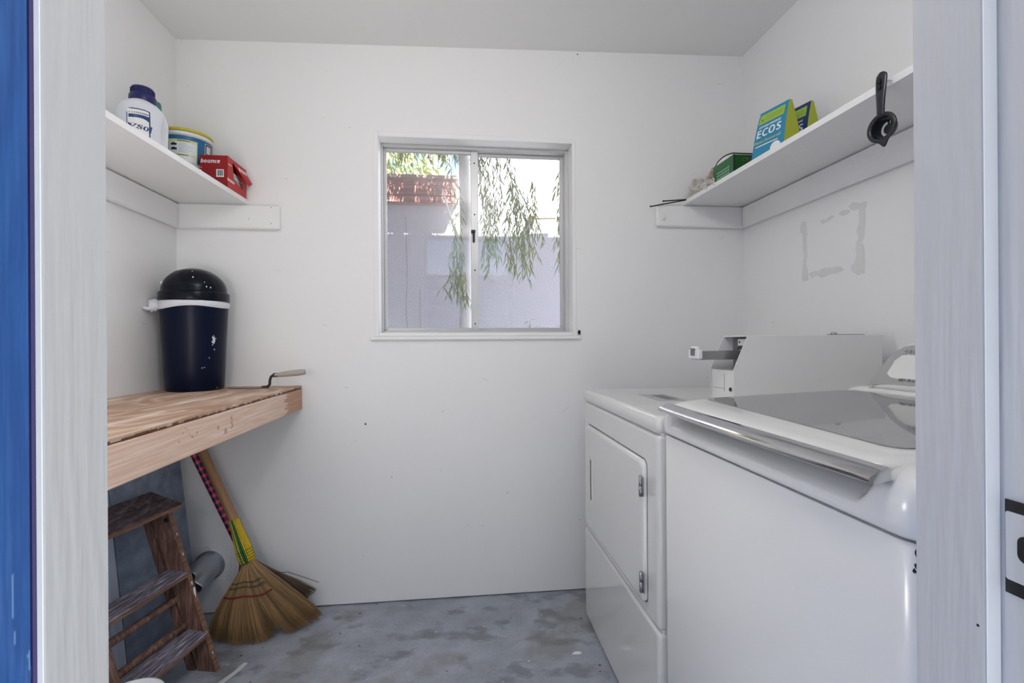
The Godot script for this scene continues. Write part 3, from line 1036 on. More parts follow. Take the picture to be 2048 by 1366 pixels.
	for i in 41:
		var t := i / 40.0
		var z := lerpf(-0.536, -1.078, t)
		var d := minf(-0.536 - z, z + 1.078)
		var r := 0.062
		var k := 1.0
		if d < r: k = 0.10 + 0.90 * sqrt(maxf(1.0 - pow(1.0 - d / r, 2.2), 0.0))
		var P := []
		for q in [[1.0165, 1.033], [1.030, 1.060], [1.048, 1.092], [1.066, 1.117], [1.074, 1.125]]:
			var y: float = 1.02 + (q[1] - 1.02) * k
			var x := 1.0155 + (y - 1.03) * 0.575 + maxf(0.0, y - 1.115) * 0.2
			P.append(Vector3(x - 0.001, y + 0.0006, z))
		rings.append(P)
	mb.loft(rings, false)
	var fas := part(w, "fascia", mb.done(), M.silver, "silver control panel")
	var on_fascia := func(z0: float, y0: float) -> Callable:
		return func(x: float, y: float, dd: float) -> Vector3:
			var yy := y0 + y * 0.87
			return Vector3(1.0155 + (yy - 1.03) * 0.575 + maxf(0.0, yy - 1.115) * 0.2 - 0.002 - dd, yy, z0 + x) - gpos(fas)
	part(fas, "lettering", lettering("SAMSUNG", 0.013, on_fascia.call(-0.985, 1.108)), mat(Color(0.60, 0.60, 0.61), 0.5))
	part(fas, "lettering", lettering("VRT PLUS", 0.008, on_fascia.call(-0.985, 1.045), 0.0, false, false), M.grey_print)
	part(fas, "lettering", lettering("| |", 0.007, on_fascia.call(-0.945, 1.045), 0.0, false), M.dark)
	for k in 4:
		mb = new_mb(fas)
		mb.lathe(Vector3(1.0235 - 0.001, 1.046, -0.92 + k * 0.05), [[0.0, 0.0], [0.006, 0.0], [0.005, 0.002], [0.0, 0.002]], 12, Basis(Vector3.FORWARD, PI / 2))
		part(fas, "button", mb.done(), M.dark)
	# chipped dark spots on the near corner, in (around, y)
	for s in [[-0.478, 0.9015, 0.005], [-0.4745, 0.903, 0.004], [-0.476, 0.894, 0.004], [-0.473, 0.890, 0.005], [-0.478, 0.886, 0.004], [-0.475, 0.882, 0.004], [-0.480, 0.880, 0.003]]:
		mb = new_mb(w)
		var poly := PackedVector2Array()
		for a in 7:
			var rr: float = s[2] * rng.randf_range(0.5, 1.1)
			poly.append(Vector2(cos(a * TAU / 7) * rr * 0.6, sin(a * TAU / 7) * rr))
		var z: float = s[0]
		mb.prism(poly, func(p: Vector2, d: float) -> Vector3:
			var zz: float = z + p.x
			var dd := -0.462 - zz
			var off := 0.038 - sqrt(maxf(0.038 * 0.038 - (0.038 - dd) * (0.038 - dd), 0.0)) if dd < 0.038 else 0.0
			return Vector3(0.50 + off - d, s[1] + p.y, zz), -0.0005, 0.0007)
		part(w, "paint_chip", mb.done(), M.black)

# ---------------------------------------------------------------- dryer
func dryer():
	var d := thing("tumble_dryer", "white front-loading dryer with hinged square door, between washer and window wall", "dryer", Vector3(0.88, 0, -1.56))
	var zn := -1.188; var zf := -1.932; var xf := 0.512; var xb := 1.27
	var mb := new_mb(d)
	mb.bb(Vector3(xf + 0.012, 0.0, zf + 0.004), Vector3(xb, 0.902, zn - 0.004), 0.004)
	part(d, "cabinet", mb.done(), M.enamel)
	# top with a rolled edge
	var top := new_mb(d)
	top.smooth(true)
	var rings := []
	for q in [[0.004, 0.898], [0.0, 0.902], [0.0, 0.925], [0.003, 0.934], [0.010, 0.940], [0.02, 0.9415]]:
		var r := []
		for p in rrect(xf - 0.003 + q[0], xb - q[0], zf + q[0], zn - q[0], 0.016, 5): r.append(Vector3(p.x, q[1], p.y))
		rings.append(r)
	top.loft(rings)
	part(d, "top", top.done(), M.enamel)
	# front panels: upper with rounded edges, lower kick panel
	for s in [["front_panel", 0.380, 0.892], ["kick_panel", 0.012, 0.373]]:
		mb = new_mb(d)
		mb.smooth(true)
		rings = []
		for q in [[0.0, 0.02], [0.0, 0.010], [0.0025, 0.004], [0.008, 0.001], [0.016, 0.0]]:
			var r := []
			for p in rrect(zf + q[0], zn - q[0], s[1] + q[0] * 0.6, s[2] - q[0] * 0.6, 0.012, 4): r.append(Vector3(xf + q[1], p.y, p.x))
			rings.append(r)
		mb.loft(rings)
		part(d, s[0], mb.done(), M.enamel)
	# door
	mb = new_mb(d)
	mb.smooth(true)
	rings = []
	for q in [[0.0, -0.002], [0.0, 0.008], [0.003, 0.012], [0.010, 0.014]]:
		var r := []
		for p in rrect(-1.862 + q[0], -1.264 - q[0], 0.413 + q[0], 0.808 - q[0], 0.022, 6): r.append(Vector3(xf - q[1], p.y, p.x))
		rings.append(r)
	mb.loft(rings)
	var door := part(d, "door", mb.done(), M.enamel)
	# thin dark gap round the door
	mb = new_mb(d)
	mb.prism(rrect(-1.8655, -1.2605, 0.4095, 0.8115, 0.024, 6), func(p: Vector2, dd: float) -> Vector3: return Vector3(xf - dd, p.y, p.x), -0.004, 0.0006)
	part(d, "door_gap", mb.done(), M.grey_print)
	# door pull: raised rim, flat slot coloured grey for the shade inside
	mb = new_mb(door)
	for s in [[-1.798, -1.789, 0.522, 0.692], [-1.769, -1.760, 0.522, 0.692], [-1.789, -1.769, 0.522, 0.530], [-1.789, -1.769, 0.684, 0.692]]:
		mb.bb(Vector3(xf - 0.0165, s[2], s[0]), Vector3(xf - 0.013, s[3], s[1]), 0.001)
	part(door, "pull_rim", mb.done(), M.enamel)
	mb = new_mb(door)
	mb.bb(Vector3(xf - 0.0146, 0.530, -1.789), Vector3(xf - 0.0135, 0.684, -1.769))
	part(door, "pull_slot_shade", mb.done(), mat(Color(0.30, 0.30, 0.30), 0.5))
	for y in [0.711, 0.446]:
		mb = new_mb(d)
		mb.lathe(Vector3(xf - 0.018, y, -1.2655), [[0.0, 0.0], [0.005, 0.0], [0.005, 0.027], [0.0044, 0.0275], [0.0044, 0.029], [0.005, 0.0295], [0.005, 0.056], [0.0, 0.056]], 12)
		mb.bb(Vector3(xf - 0.016, y + 0.002, -1.2655), Vector3(xf - 0.013, y + 0.054, -1.252), 0.0008)
		part(d, "hinge", mb.done(), M.steel)
	for p in [[-1.906, 0.877], [-1.2355, 0.879]]:
		mb = new_mb(d)
		mb.lathe(Vector3(xf + 0.002, p[1], p[0]), [[0.0, 0.0], [0.0075, 0.0], [0.0065, 0.004], [0.003, 0.006], [0.0, 0.006]], 14, Basis(Vector3.FORWARD, PI / 2))
		part(d, "screw", mb.done(), M.steel)
	# instruction plate on the top
	mb = new_mb(d)
	mb.bb(Vector3(0.655, 0.9412, -1.70), Vector3(0.75, 0.9422, -1.50))
	var lab := part(d, "instruction_plate", mb.done(), mat(Color(0.72, 0.72, 0.72), 0.4))
	mb = new_mb(lab)
	mb.bb(Vector3(0.69, 0.9421, -1.66), Vector3(0.735, 0.9426, -1.53))
	part(lab, "dark_field", mb.done(), mat(Color(0.42, 0.42, 0.43), 0.4))

func coin_box():
	var c := thing("coin_meter", "white metal coin box with a push-in coin slide on the dryer top", "coin box", Vector3(1.0, 0.9415, -1.375))
	var zn := -1.312; var zf := -1.442
	var side := PackedVector2Array([Vector2(0.797, 0.9415), Vector2(0.797, 1.052), Vector2(0.842, 1.153), Vector2(1.277, 1.153), Vector2(1.277, 0.9415)])
	for z in [[zn - 0.003, zn], [zf, zf + 0.003]]:
		var mb := new_mb(c)
		mb.prism(side, func(p: Vector2, dd: float) -> Vector3: return Vector3(p.x, p.y, dd), z[0], z[1])
		part(c, "side_plate", mb.done(), M.matte_enamel)
	var mb := new_mb(c)
	mb.bb(Vector3(0.842, 1.150, zf + 0.002), Vector3(1.277, 1.154, zn - 0.002), 0.001)
	part(c, "top_plate", mb.done(), M.matte_enamel)
	mb = new_mb(c)
	mb.bb(Vector3(1.272, 0.943, zf + 0.002), Vector3(1.276, 1.151, zn - 0.002))
	part(c, "back_plate", mb.done(), M.matte_enamel)
	mb = new_mb(c)
	mb.bb(Vector3(0.801, 0.943, zf + 0.003), Vector3(0.806, 1.05, zn - 0.003), 0.001)
	mb.bb(Vector3(0.8005, 1.046, zf + 0.003), Vector3(0.89, 1.050, zn - 0.003), 0.001)
	part(c, "cash_door", mb.done(), M.matte_enamel)
	mb = new_mb(c)
	mb.bb(Vector3(0.8002, 0.9925, zf + 0.012), Vector3(0.8012, 0.9935, zn - 0.055))
	mb.bb(Vector3(0.8002, 0.985, zn - 0.0555), Vector3(0.8012, 1.04, zn - 0.0545))
	part(c, "door_seam", mb.done(), M.grey_print)
	# lock
	mb = new_mb(c)
	mb.lathe(Vector3(0.802, 0.995, zn - 0.018), [[0.0, 0.0], [0.012, 0.0], [0.012, 0.004], [0.010, 0.006], [0.0, 0.006]], 20, Basis(Vector3.FORWARD, PI / 2))
	var lock := part(c, "lock", mb.done(), M.white)
	mb = new_mb(lock)
	mb.lathe(Vector3(0.7962, 0.994, zn - 0.018), [[0.0, 0.0], [0.006, 0.0], [0.006, 0.001], [0.0, 0.001]], 14, Basis(Vector3.FORWARD, PI / 2))
	part(lock, "keyhole", mb.done(), M.black)
	# coin mechanism
	mb = new_mb(c)
	mb.bb(Vector3(0.872, 1.051, zf + 0.004), Vector3(0.885, 1.146, zn - 0.004), 0.001)
	part(c, "mechanism_plate", mb.done(), mat(Color(0.5, 0.5, 0.5), 0.5))
	mb = new_mb(c)
	mb.bb(Vector3(0.858, 1.108, zf + 0.052), Vector3(0.872, 1.144, zn - 0.008), 0.002)
	var head := part(c, "coin_head", mb.done(), M.white, "pale coin slot block")
	for k in 7:
		mb = new_mb(head)
		mb.box(Vector3(0.857, 1.117, zf + 0.060 + k * 0.0095), Vector3(0.004, 0.014, 0.003), 0.0, Basis(Vector3.RIGHT, 0.5))
		part(head, "coin_slot", mb.done(), M.dark)
	for k in 2:
		mb = new_mb(head)
		mb.box(Vector3(0.857, 1.134, zf + 0.064 + k * 0.03), Vector3(0.003, 0.005, 0.003))
		part(head, "pin", mb.done(), M.dark)
	# slide: steel channel with a knurled push head
	mb = new_mb(c)
	mb.bb(Vector3(0.715, 1.082, -1.405), Vector3(0.875, 1.086, -1.350), 0.001)
	mb.bb(Vector3(0.715, 1.082, -1.352), Vector3(0.875, 1.108, -1.349), 0.001)
	mb.bb(Vector3(0.715, 1.082, -1.406), Vector3(0.875, 1.108, -1.403), 0.001)
	mb.bb(Vector3(0.715, 1.104, -1.405), Vector3(0.80, 1.108, -1.350), 0.001)
	var slide := part(c, "coin_slide", mb.done(), M.steel, "steel push-in coin slide")
	mb = new_mb(slide)
	mb.bb(Vector3(0.706, 1.084, -1.409), Vector3(0.722, 1.112, -1.347), 0.003)
	mb.bb(Vector3(0.707, 1.110, -1.398), Vector3(0.721, 1.122, -1.358), 0.003)
	part(slide, "push_head", mb.done(), M.white)
	mb = new_mb(slide)
	for k in 9: mb.bb(Vector3(0.7215, 1.085, -1.4 + k * 0.006), Vector3(0.723, 1.0875, -1.397 + k * 0.006))
	mb.bb(Vector3(0.7035, 1.094, -1.39), Vector3(0.7065, 1.116, -1.366), 0.001)
	part(slide, "knurling", mb.done(), M.grey_print)
	mb = new_mb(c)
	mb.lathe(Vector3(0.862, 1.066, zf + 0.06), [[0.0, 0.0], [0.010, 0.0], [0.010, 0.02], [0.0, 0.02]], 14, Basis(Vector3.FORWARD, PI / 2))
	part(c, "cam", mb.done(), M.black)
	# key plate lying on the top at the back
	mb = new_mb(c)
	mb.bb(Vector3(1.12, 1.154, -1.345), Vector3(1.23, 1.1565, -1.322), 0.001)
	mb.lathe(Vector3(1.135, 1.155, -1.333), [[0.0, 0.0], [0.009, 0.0], [0.009, 0.006], [0.006, 0.008], [0.0, 0.008]], 14)
	part(c, "latch", mb.done(), M.steel)

# ---------------------------------------------------------------- shelves
func cleat(o: Node3D, a: Vector3, b: Vector3):
	var mb := new_mb(o)
	mb.bb(Vector3(minf(a.x, b.x), minf(a.y, b.y), minf(a.z, b.z)), Vector3(maxf(a.x, b.x), maxf(a.y, b.y), maxf(a.z, b.z)), 0.006)
	part(o, "cleat", mb.done(), M.shelf)

func board(o: Node3D, q: Array, y0: float, y1: float):
	# q: four corners (x, z) in order; edges slightly rounded
	var mb := new_mb(o)
	var c := Vector2.ZERO
	for p in q: c += p / 4.0
	var rings := []
	for s in [[0.002, y0], [0.0, y0 + 0.002], [0.0, y1 - 0.002], [0.002, y1]]:
		var r := []
		for p in q:
			var v: Vector2 = p + (c - p).normalized() * s[0]
			r.append(Vector3(v.x, s[1], v.y))
		rings.append(r)
	mb.loft(rings)
	part(o, "shelf_board", mb.done(), M.shelf)

func shelves():
	var l := thing("wall_shelf", "white painted board shelf on the left wall, carrying the detergent jug and the red box", "shelf", Vector3(-1.05, 1.727, -1.4))
	board(l, [Vector2(LEFT, BACK), Vector2(-0.886, BACK), Vector2(-0.925, FRONT - 0.03), Vector2(LEFT, FRONT - 0.03)], 1.727, 1.746)
	cleat(l, Vector3(LEFT, 1.622, BACK + 0.02), Vector3(LEFT + 0.02, 1.7245, FRONT - 0.02))
	cleat(l, Vector3(LEFT, 1.622, BACK), Vector3(-0.758, 1.7265, BACK + 0.02))
	for p in [[-0.79, 1.715], [-0.79, 1.647], [-0.88, 1.665]]:
		var mb := new_mb(l)
		mb.lathe(Vector3(p[0], p[1], BACK + 0.0195), [[0.0, 0.0], [0.002, 0.0], [0.0016, 0.0008], [0.0, 0.001]], 8, Basis(Vector3.RIGHT, PI / 2))
		part(l, "nail", mb.done(), M.black)
	var r := thing("wall_shelf", "white painted board shelf on the right wall above the washing machine", "shelf", Vector3(1.2, 1.772, -1.4))
	board(r, [Vector2(1.042, BACK), Vector2(RIGHT, BACK), Vector2(RIGHT, FRONT - 0.03), Vector2(1.085, FRONT - 0.03)], 1.772, 1.791)
	cleat(r, Vector3(RIGHT - 0.02, 1.670, BACK + 0.02), Vector3(RIGHT, 1.7695, FRONT - 0.02))
	cleat(r, Vector3(0.911, 1.670, BACK), Vector3(RIGHT, 1.7715, BACK + 0.02))
	var mb := new_mb(r)
	mb.box(Vector3(0.942, 1.715, BACK + 0.021), Vector3(0.02, 0.035, 0.003), 0.001)
	mb.tube([Vector3(0.943, 1.708, BACK + 0.022), Vector3(0.943, 1.702, BACK + 0.034), Vector3(0.948, 1.706, BACK + 0.040)], 0.0022, 6)
	part(r, "wall_hook", mb.done(), M.white, "small white hook on the cleat end")
	# two white cup hooks in the front edge
	for h in [[1.0495, -1.905], [1.0515, -1.845]]:
		mb = new_mb(r)
		var pts := []
		for k in 12:
			var a := lerpf(-2.2, 1.9, k / 11.0)
			pts.append(Vector3(h[0] - 0.016 + cos(a + PI) * 0.0, 1.785 + sin(a) * 0.011 + 0.008, h[1] + cos(a) * 0.011))
		pts.push_front(Vector3(h[0], 1.781, h[1] - 0.006))
		mb.tube(pts, 0.0016, 6)
		part(r, "cup_hook", mb.done(), M.white)
	# the hook that carries the egg separator
	mb = new_mb(r)
	var hp := [Vector3(1.068, 1.782, -1.066)]
	for k in 12:
		var a := lerpf(-1.6, 3.0, k / 11.0)
		hp.append(Vector3(1.043 - sin(a) * 0.0, 1.793 + sin(a) * 0.012, -1.074 + cos(a) * 0.012))
	mb.tube(hp, 0.0018, 7)
	part(r, "cup_hook", mb.done(), M.white)

func counter():
	var o := thing("wall_counter", "raw plywood counter with a thick knotty wooden front beam, fixed in the left corner", "counter", Vector3(-0.93, 0.857, -1.4))
	var zn := -0.97; var xe := -0.676
	var pw := mat(Color.WHITE, 0.65)
	pw.albedo_texture = tex(wood_image(512, 1024, [c8(176, 140, 114), c8(222, 200, 180), c8(240, 228, 216)], 5, 9.0, 2.6, [], true))
	tri_map(pw, Vector3(1.1, 0.7, 0.7), false)
	M.ply = pw
	var bim := wood_image(1024, 256, [c8(226, 190, 166), c8(240, 215, 196), c8(246, 228, 214)], 8, 3.6, 1.7, [[0.384, 0.45, 0.10], [0.421, 0.656, 0.13]], false, 13.0)
	# amber stained end and pitch pockets
	var bn := FastNoiseLite.new(); bn.seed = 17; bn.frequency = 0.012
	for x in 1024:
		for y in 256:
			if x > 860 + bn.get_noise_2d(x * 0.2, y * 2.0) * 60.0:
				bim.set_pixel(x, y, bim.get_pixel(x, y).lerp(c8(160, 104, 70), 0.5))
	for k in 26:
		var px := rng.randi_range(225, 300); var py := int(30 + 90.0 * absf(sin(px * 0.05))) + rng.randi_range(-8, 8)
		bim.fill_rect(Rect2i(px, py, rng.randi_range(2, 6), rng.randi_range(2, 4)), c8(110, 74, 48))
	for k in 24:
		bim.fill_rect(Rect2i(462 + rng.randi_range(-7, 7), 50 + k * 5, rng.randi_range(3, 8), 4), c8(160, 104, 52))
	var bm := mat(Color.WHITE, 0.6)
	bm.albedo_texture = tex(bim)
	M.beam = bm
	# plywood top
	var mb := new_mb(o)
	mb.bb(Vector3(LEFT + 0.001, 0.9465, BACK + 0.001), Vector3(xe, 0.9575, zn), 0.0015)
	var top := part(o, "plywood_top", mb.done(), pw)
	# torn darker ply showing along the front edge
	for k in 26:
		var za := lerpf(zn, BACK + 0.02, k / 26.0) - rng.randf_range(0.0, 0.02)
		mb = new_mb(top)
		mb.bb(Vector3(xe - 0.004, 0.9466, za - rng.randf_range(0.015, 0.042)), Vector3(xe + 0.0006, 0.9466 + rng.randf_range(0.0025, 0.006), za), 0.0005)
		part(top, "torn_ply", mb.done(), M.torn if M.has("torn") else torn_mat())
	# front beam with its own picture of grain: u along z, v down
	mb = new_mb(o)
	var x0 := xe - 0.038; var x1 := xe + 0.001; var y0 := 0.857; var y1 := 0.9438
	var b := 0.003
	var zl := BACK + 0.002
	var prof := [[x1, y0 + b], [x1, y1 - b], [x1 - b, y1], [x0 + b, y1], [x0, y1 - b], [x0, y0 + b], [x0 + b, y0], [x1 - b, y0]]
	var vv := [0.97, 0.03, 0.0, 0.05, 0.1, 0.9, 0.95, 1.0]
	for k in 8:
		var a: Array = prof[k]; var c: Array = prof[(k + 1) % 8]
		var out := Vector3((a[0] + c[0]) * 0.5 - (x0 + x1) * 0.5, (a[1] + c[1]) * 0.5 - (y0 + y1) * 0.5, 0)
		var v0: float = vv[k]; var v1: float = vv[(k + 1) % 8]
		if k == 7: v1 = 0.97
		mb.quad(Vector3(a[0], a[1], zn), Vector3(a[0], a[1], zl), Vector3(c[0], c[1], zl), Vector3(c[0], c[1], zn), out, Vector2(0, v0), Vector2(1, v0), Vector2(1, v1), Vector2(0, v1))
	for z in [zn, zl]:
		var r := []
		for p in prof: r.append(Vector3(p[0], p[1], z))
		mb.cap(r, Vector3(0, 0, 1 if z == zn else -1))
	part(o, "front_beam", mb.done(), bm)
	for p in [[-1.3246, 0.918], [-1.3242, 0.8855], [-1.33, 0.879]]:
		mb = new_mb(o)
		mb.lathe(Vector3(x1 - 0.0005, p[1], p[0]), [[0.0, 0.0], [0.0035, 0.0], [0.0028, 0.001], [0.0, 0.0012]], 10, Basis(Vector3.FORWARD, -PI / 2))
		part(o, "screw_head", mb.done(), M.dark)
	mb = new_mb(o)
	mb.bb(Vector3(LEFT + 0.001, 0.862, BACK + 0.003), Vector3(LEFT + 0.039, 0.946, zn), 0.002)
	mb.bb(Vector3(LEFT + 0.04, 0.862, BACK + 0.002), Vector3(x0 - 0.001, 0.946, BACK + 0.04), 0.002)
	part(o, "wall_ledger", mb.done(), pw)

func torn_mat() -> StandardMaterial3D:
	M.torn = mat(c8(112, 76, 56), 0.8)
	return M.torn

# ---------------------------------------------------------------- bin, liner, trowel
func bin():
	var c := Vector3(-1.040, 0.9575, -2.005)
	var o := thing("trash_bin", "tall dark navy trash bin with a domed swing lid on the wooden counter", "trash bin", c)
	# body picture: navy with white paint blots
	var im := Image.create(512, 512, false, Image.FORMAT_RGB8)
	im.fill(c8(4, 13, 40))
	var blot := func(u: float, v: float, w: float, h: float, n: int):
		for i in n:
			var x := int((u + rng.randfn() * w * 0.35) * 512); var y := int((v + rng.randfn() * h * 0.35) * 512)
			im.fill_rect(Rect2i(clampi(x, 0, 508), clampi(y, 0, 508), rng.randi_range(1, 4), rng.randi_range(2, 6)), c8(225, 228, 232))
	blot.call(0.078, 0.36, 0.012, 0.04, 46)
	blot.call(0.045, 0.76, 0.003, 0.04, 14)
	for i in 7: blot.call(rng.randf_range(0.06, 0.2), rng.randf_range(0.4, 0.95), 0.001, 0.003, 1)
	var bm := mat(Color.WHITE, 0.32)
	bm.metallic_specular = 0.3
	bm.albedo_texture = tex(im)
	var mb := new_mb(o)
	mb.smooth(true)
	var rings := []
	var prof := [[0.090, 0.0], [0.097, 0.004], [0.1, 0.012], [0.103, 0.08], [0.106, 0.16], [0.110, 0.24], [0.1135, 0.31], [0.1155, 0.345]]
	for i in range(prof.size() - 1, -1, -1):
		var r := []
		for k in 48:
			var a := TAU * k / 48.0
			r.append(c + Vector3(cos(a) * prof[i][0], prof[i][1], sin(a) * prof[i][0]))
		rings.append(r)
	mb.loft(rings, true, true, true, true)
	part(o, "body", mb.done(), bm)
	var navy := mat(c8(4, 8, 24), 0.2)
	navy.metallic_specular = 0.35
	mb = new_mb(o)
	mb.lathe(c, [[0.0, 0.345], [0.112, 0.345], [0.1185, 0.347], [0.1195, 0.352], [0.1195, 0.378], [0.118, 0.382], [0.112, 0.384], [0.0, 0.384]], 48)
	part(o, "rim", mb.done(), navy)
	mb = new_mb(o)
	var dp := [[0.1115, 0.384]]
	for i in 12:
		var a := i / 12.0 * PI / 2
		dp.append([0.111 * cos(a), 0.388 + 0.092 * sin(a)])
	dp.append([0.0, 0.480])
	mb.lathe(c, dp, 48)
	var dome := part(o, "dome", mb.done(), navy)
	# swing flap: a slightly raised shell on the dome facing the room
	mb = new_mb(dome)
	mb.smooth(true)
	rings = []
	for i in 9:
		var e := lerpf(0.10, 0.95, i / 8.0)
		var r := []
		for k in 13:
			var a := lerpf(0.55, 2.2, k / 12.0)
			var rad := 0.111 * cos(e) + 0.0016
			r.append(c + Vector3(cos(a) * rad, 0.388 + 0.0925 * sin(e) + 0.001, sin(a) * rad))
		rings.append(r)
	mb.loft(rings, false)
	part(dome, "swing_flap", mb.done(), navy)
	# drips of paint on the dome
	for q in [[0.5, 1.15, 0.004], [0.3, 2.55, 0.006], [0.12, 0.75, 0.0035], [0.1, 0.62, 0.0035], [0.3, 0.8, 0.003], [0.85, 1.2, 0.003], [0.25, 2.62, 0.004]]:
		mb = new_mb(dome)
		var rad := 0.111 * cos(q[0])
		var p := c + Vector3(cos(q[1]) * rad, 0.389 + 0.092 * sin(q[0]), sin(q[1]) * rad)
		var s: float = q[2]
		mb.lathe(p - Vector3(0, s, 0), [[0.0, 0.0], [s * 0.6, s * 0.4], [s * 0.7, s], [s * 0.4, s * 1.8], [0.0, s * 2.2]], 8)
		part(dome, "paint_drip", mb.done(), M.white)
	# liner turned over the rim and knotted at the side
	var l := thing("bin_liner", "white plastic bag turned over the bin's rim and knotted at its left side", "bag", c + Vector3(0, 0.31, 0))
	var bag := mat(c8(228, 230, 238), 0.35)
	bag.backlight_enabled = true
	bag.backlight = Color(0.25, 0.25, 0.27)
	mb = new_mb(l)
	mb.smooth(true)
	rings = []
	var n := FastNoiseLite.new(); n.seed = 4; n.frequency = 1.0
	for j in 9:
		var t := j / 8.0
		var r := []
		for k in 96:
			var a := TAU * k / 96.0
			# hangs lower toward the knot
			var drop := 0.022 + 0.010 * (0.5 - 0.5 * cos(a - 0.2)) + 0.004 * sin(a * 3.0 + 1.0)
			var fold := n.get_noise_2d(a * 2.0, t * 9.0) * 0.0022 + n.get_noise_2d(a * 7.0, t * 16.0) * 0.0010
			var rad := 0.1165 + 0.0035 * sin(t * PI) + fold
			r.append(c + Vector3(cos(a) * rad, 0.347 - drop * t, sin(a) * rad))
		rings.append(r)
	mb.loft(rings, true, false, false)
	part(l, "turned_rim", mb.done(), bag)
	mb = new_mb(l)
	mb.smooth(true)
	rings = []
	var kc := c + Vector3(-0.112, 0.328, 0.066)
	for i in 9:
		var e := lerpf(-PI / 2, PI / 2, i / 8.0)
		var r := []
		for k in 16:
			var a := TAU * k / 16.0
			var v := Vector3(cos(e) * cos(a), sin(e), cos(e) * sin(a))
			r.append(kc + v * (0.0185 + 0.009 * n.get_noise_3d(v.x * 2.0, v.y * 2.0, v.z * 2.0)) * Vector3(1, 1.25, 1))
		rings.append(r)
	mb.loft(rings)
	mb.tube([kc + Vector3(0.004, -0.006, 0.004), kc + Vector3(-0.007, -0.012, 0.012), kc + Vector3(-0.014, -0.012, 0.026), kc + Vector3(-0.018, -0.008, 0.034)], [0.008, 0.009, 0.007, 0.003], 9)
	part(l, "knot", mb.done(), bag)

func trowel():
	var b := Vector3(-0.80, 0.9575, -2.03)
	var o := thing("trowel", "small mason's trowel with a pale wooden handle lying at the counter's end", "trowel", b)
	var st := mat(c8(120, 104, 92), 0.42, 0.7)
	var mb := new_mb(o)
	var poly := PackedVector2Array([Vector2(-0.775, -2.036), Vector2(-0.775, -2.024), Vector2(-0.80, -2.005), Vector2(-0.83, -1.995), Vector2(-0.89, -2.010), Vector2(-0.927, -2.028), Vector2(-0.89, -2.046), Vector2(-0.83, -2.062), Vector2(-0.80, -2.055)])
	mb.prism(poly, func(p: Vector2, d: float) -> Vector3: return Vector3(p.x, 0.9582 + d, p.y), 0.0, 0.0022)
	part(o, "blade", mb.done(), st)
	mb = new_mb(o)
	mb.tube([Vector3(-0.80, 0.962, -2.03), Vector3(-0.778, 0.963, -2.03), Vector3(-0.770, 0.972, -2.03), Vector3(-0.768, 0.992, -2.03), Vector3(-0.764, 1.004, -2.03), Vector3(-0.754, 1.010, -2.03), Vector3(-0.735, 1.012, -2.03)], [0.005, 0.006, 0.0055, 0.005, 0.005, 0.0055, 0.006], 10)
	part(o, "shank", mb.done(), mat(c8(70, 62, 58), 0.5, 0.6))
	var ang := 0.10
	var bs := Basis(Vector3.FORWARD, PI / 2 - ang)
	mb = new_mb(o)
	mb.lathe(Vector3(-0.755, 1.0095, -2.03), [[0.0, 0.0], [0.009, 0.0], [0.0095, 0.016], [0.009, 0.017], [0.0, 0.017]], 18, bs)
	part(o, "ferrule", mb.done(), M.steel)
	mb = new_mb(o)
	mb.lathe(Vector3(-0.739, 1.011, -2.03), [[0.0, 0.0], [0.0085, 0.0], [0.0095, 0.006], [0.011, 0.03], [0.0125, 0.06], [0.0125, 0.085], [0.0115, 0.103], [0.0105, 0.108], [0.0, 0.109]], 20, bs)
	var hm := mat(c8(176, 168, 160), 0.7)
	add_normal(hm, M.grain_n, 0.4)
	tri_map(hm, Vector3(3, 12, 12))
	part(o, "handle", mb.done(), hm)

# ---------------------------------------------------------------- left shelf goods
const SHELF_L := 1.746
const SHELF_R := 1.791

# half thickness (x) and half width (z) of the jug at height y
func jug_dims(y: float) -> Vector2:
	var a := 0.052; var b := 0.079
	if y < 0.012: a -= 0.010 * (1.0 - y / 0.012); b -= 0.010 * (1.0 - y / 0.012)
	var t := clampf((y - 0.150) / 0.065, 0.0, 1.0)
	var k := sqrt(maxf(1.0 - t * t * 0.93, 0.0))
	return Vector2(lerpf(0.028, a, k), lerpf(0.028, b, k))

func jug_x(z: float, y: float) -> float:
	var d := jug_dims(y)
	var q := clampf(absf(z) / d.y, 0.0, 0.999)
	return d.x * pow(1.0 - pow(q, 2.6), 1.0 / 2.6)

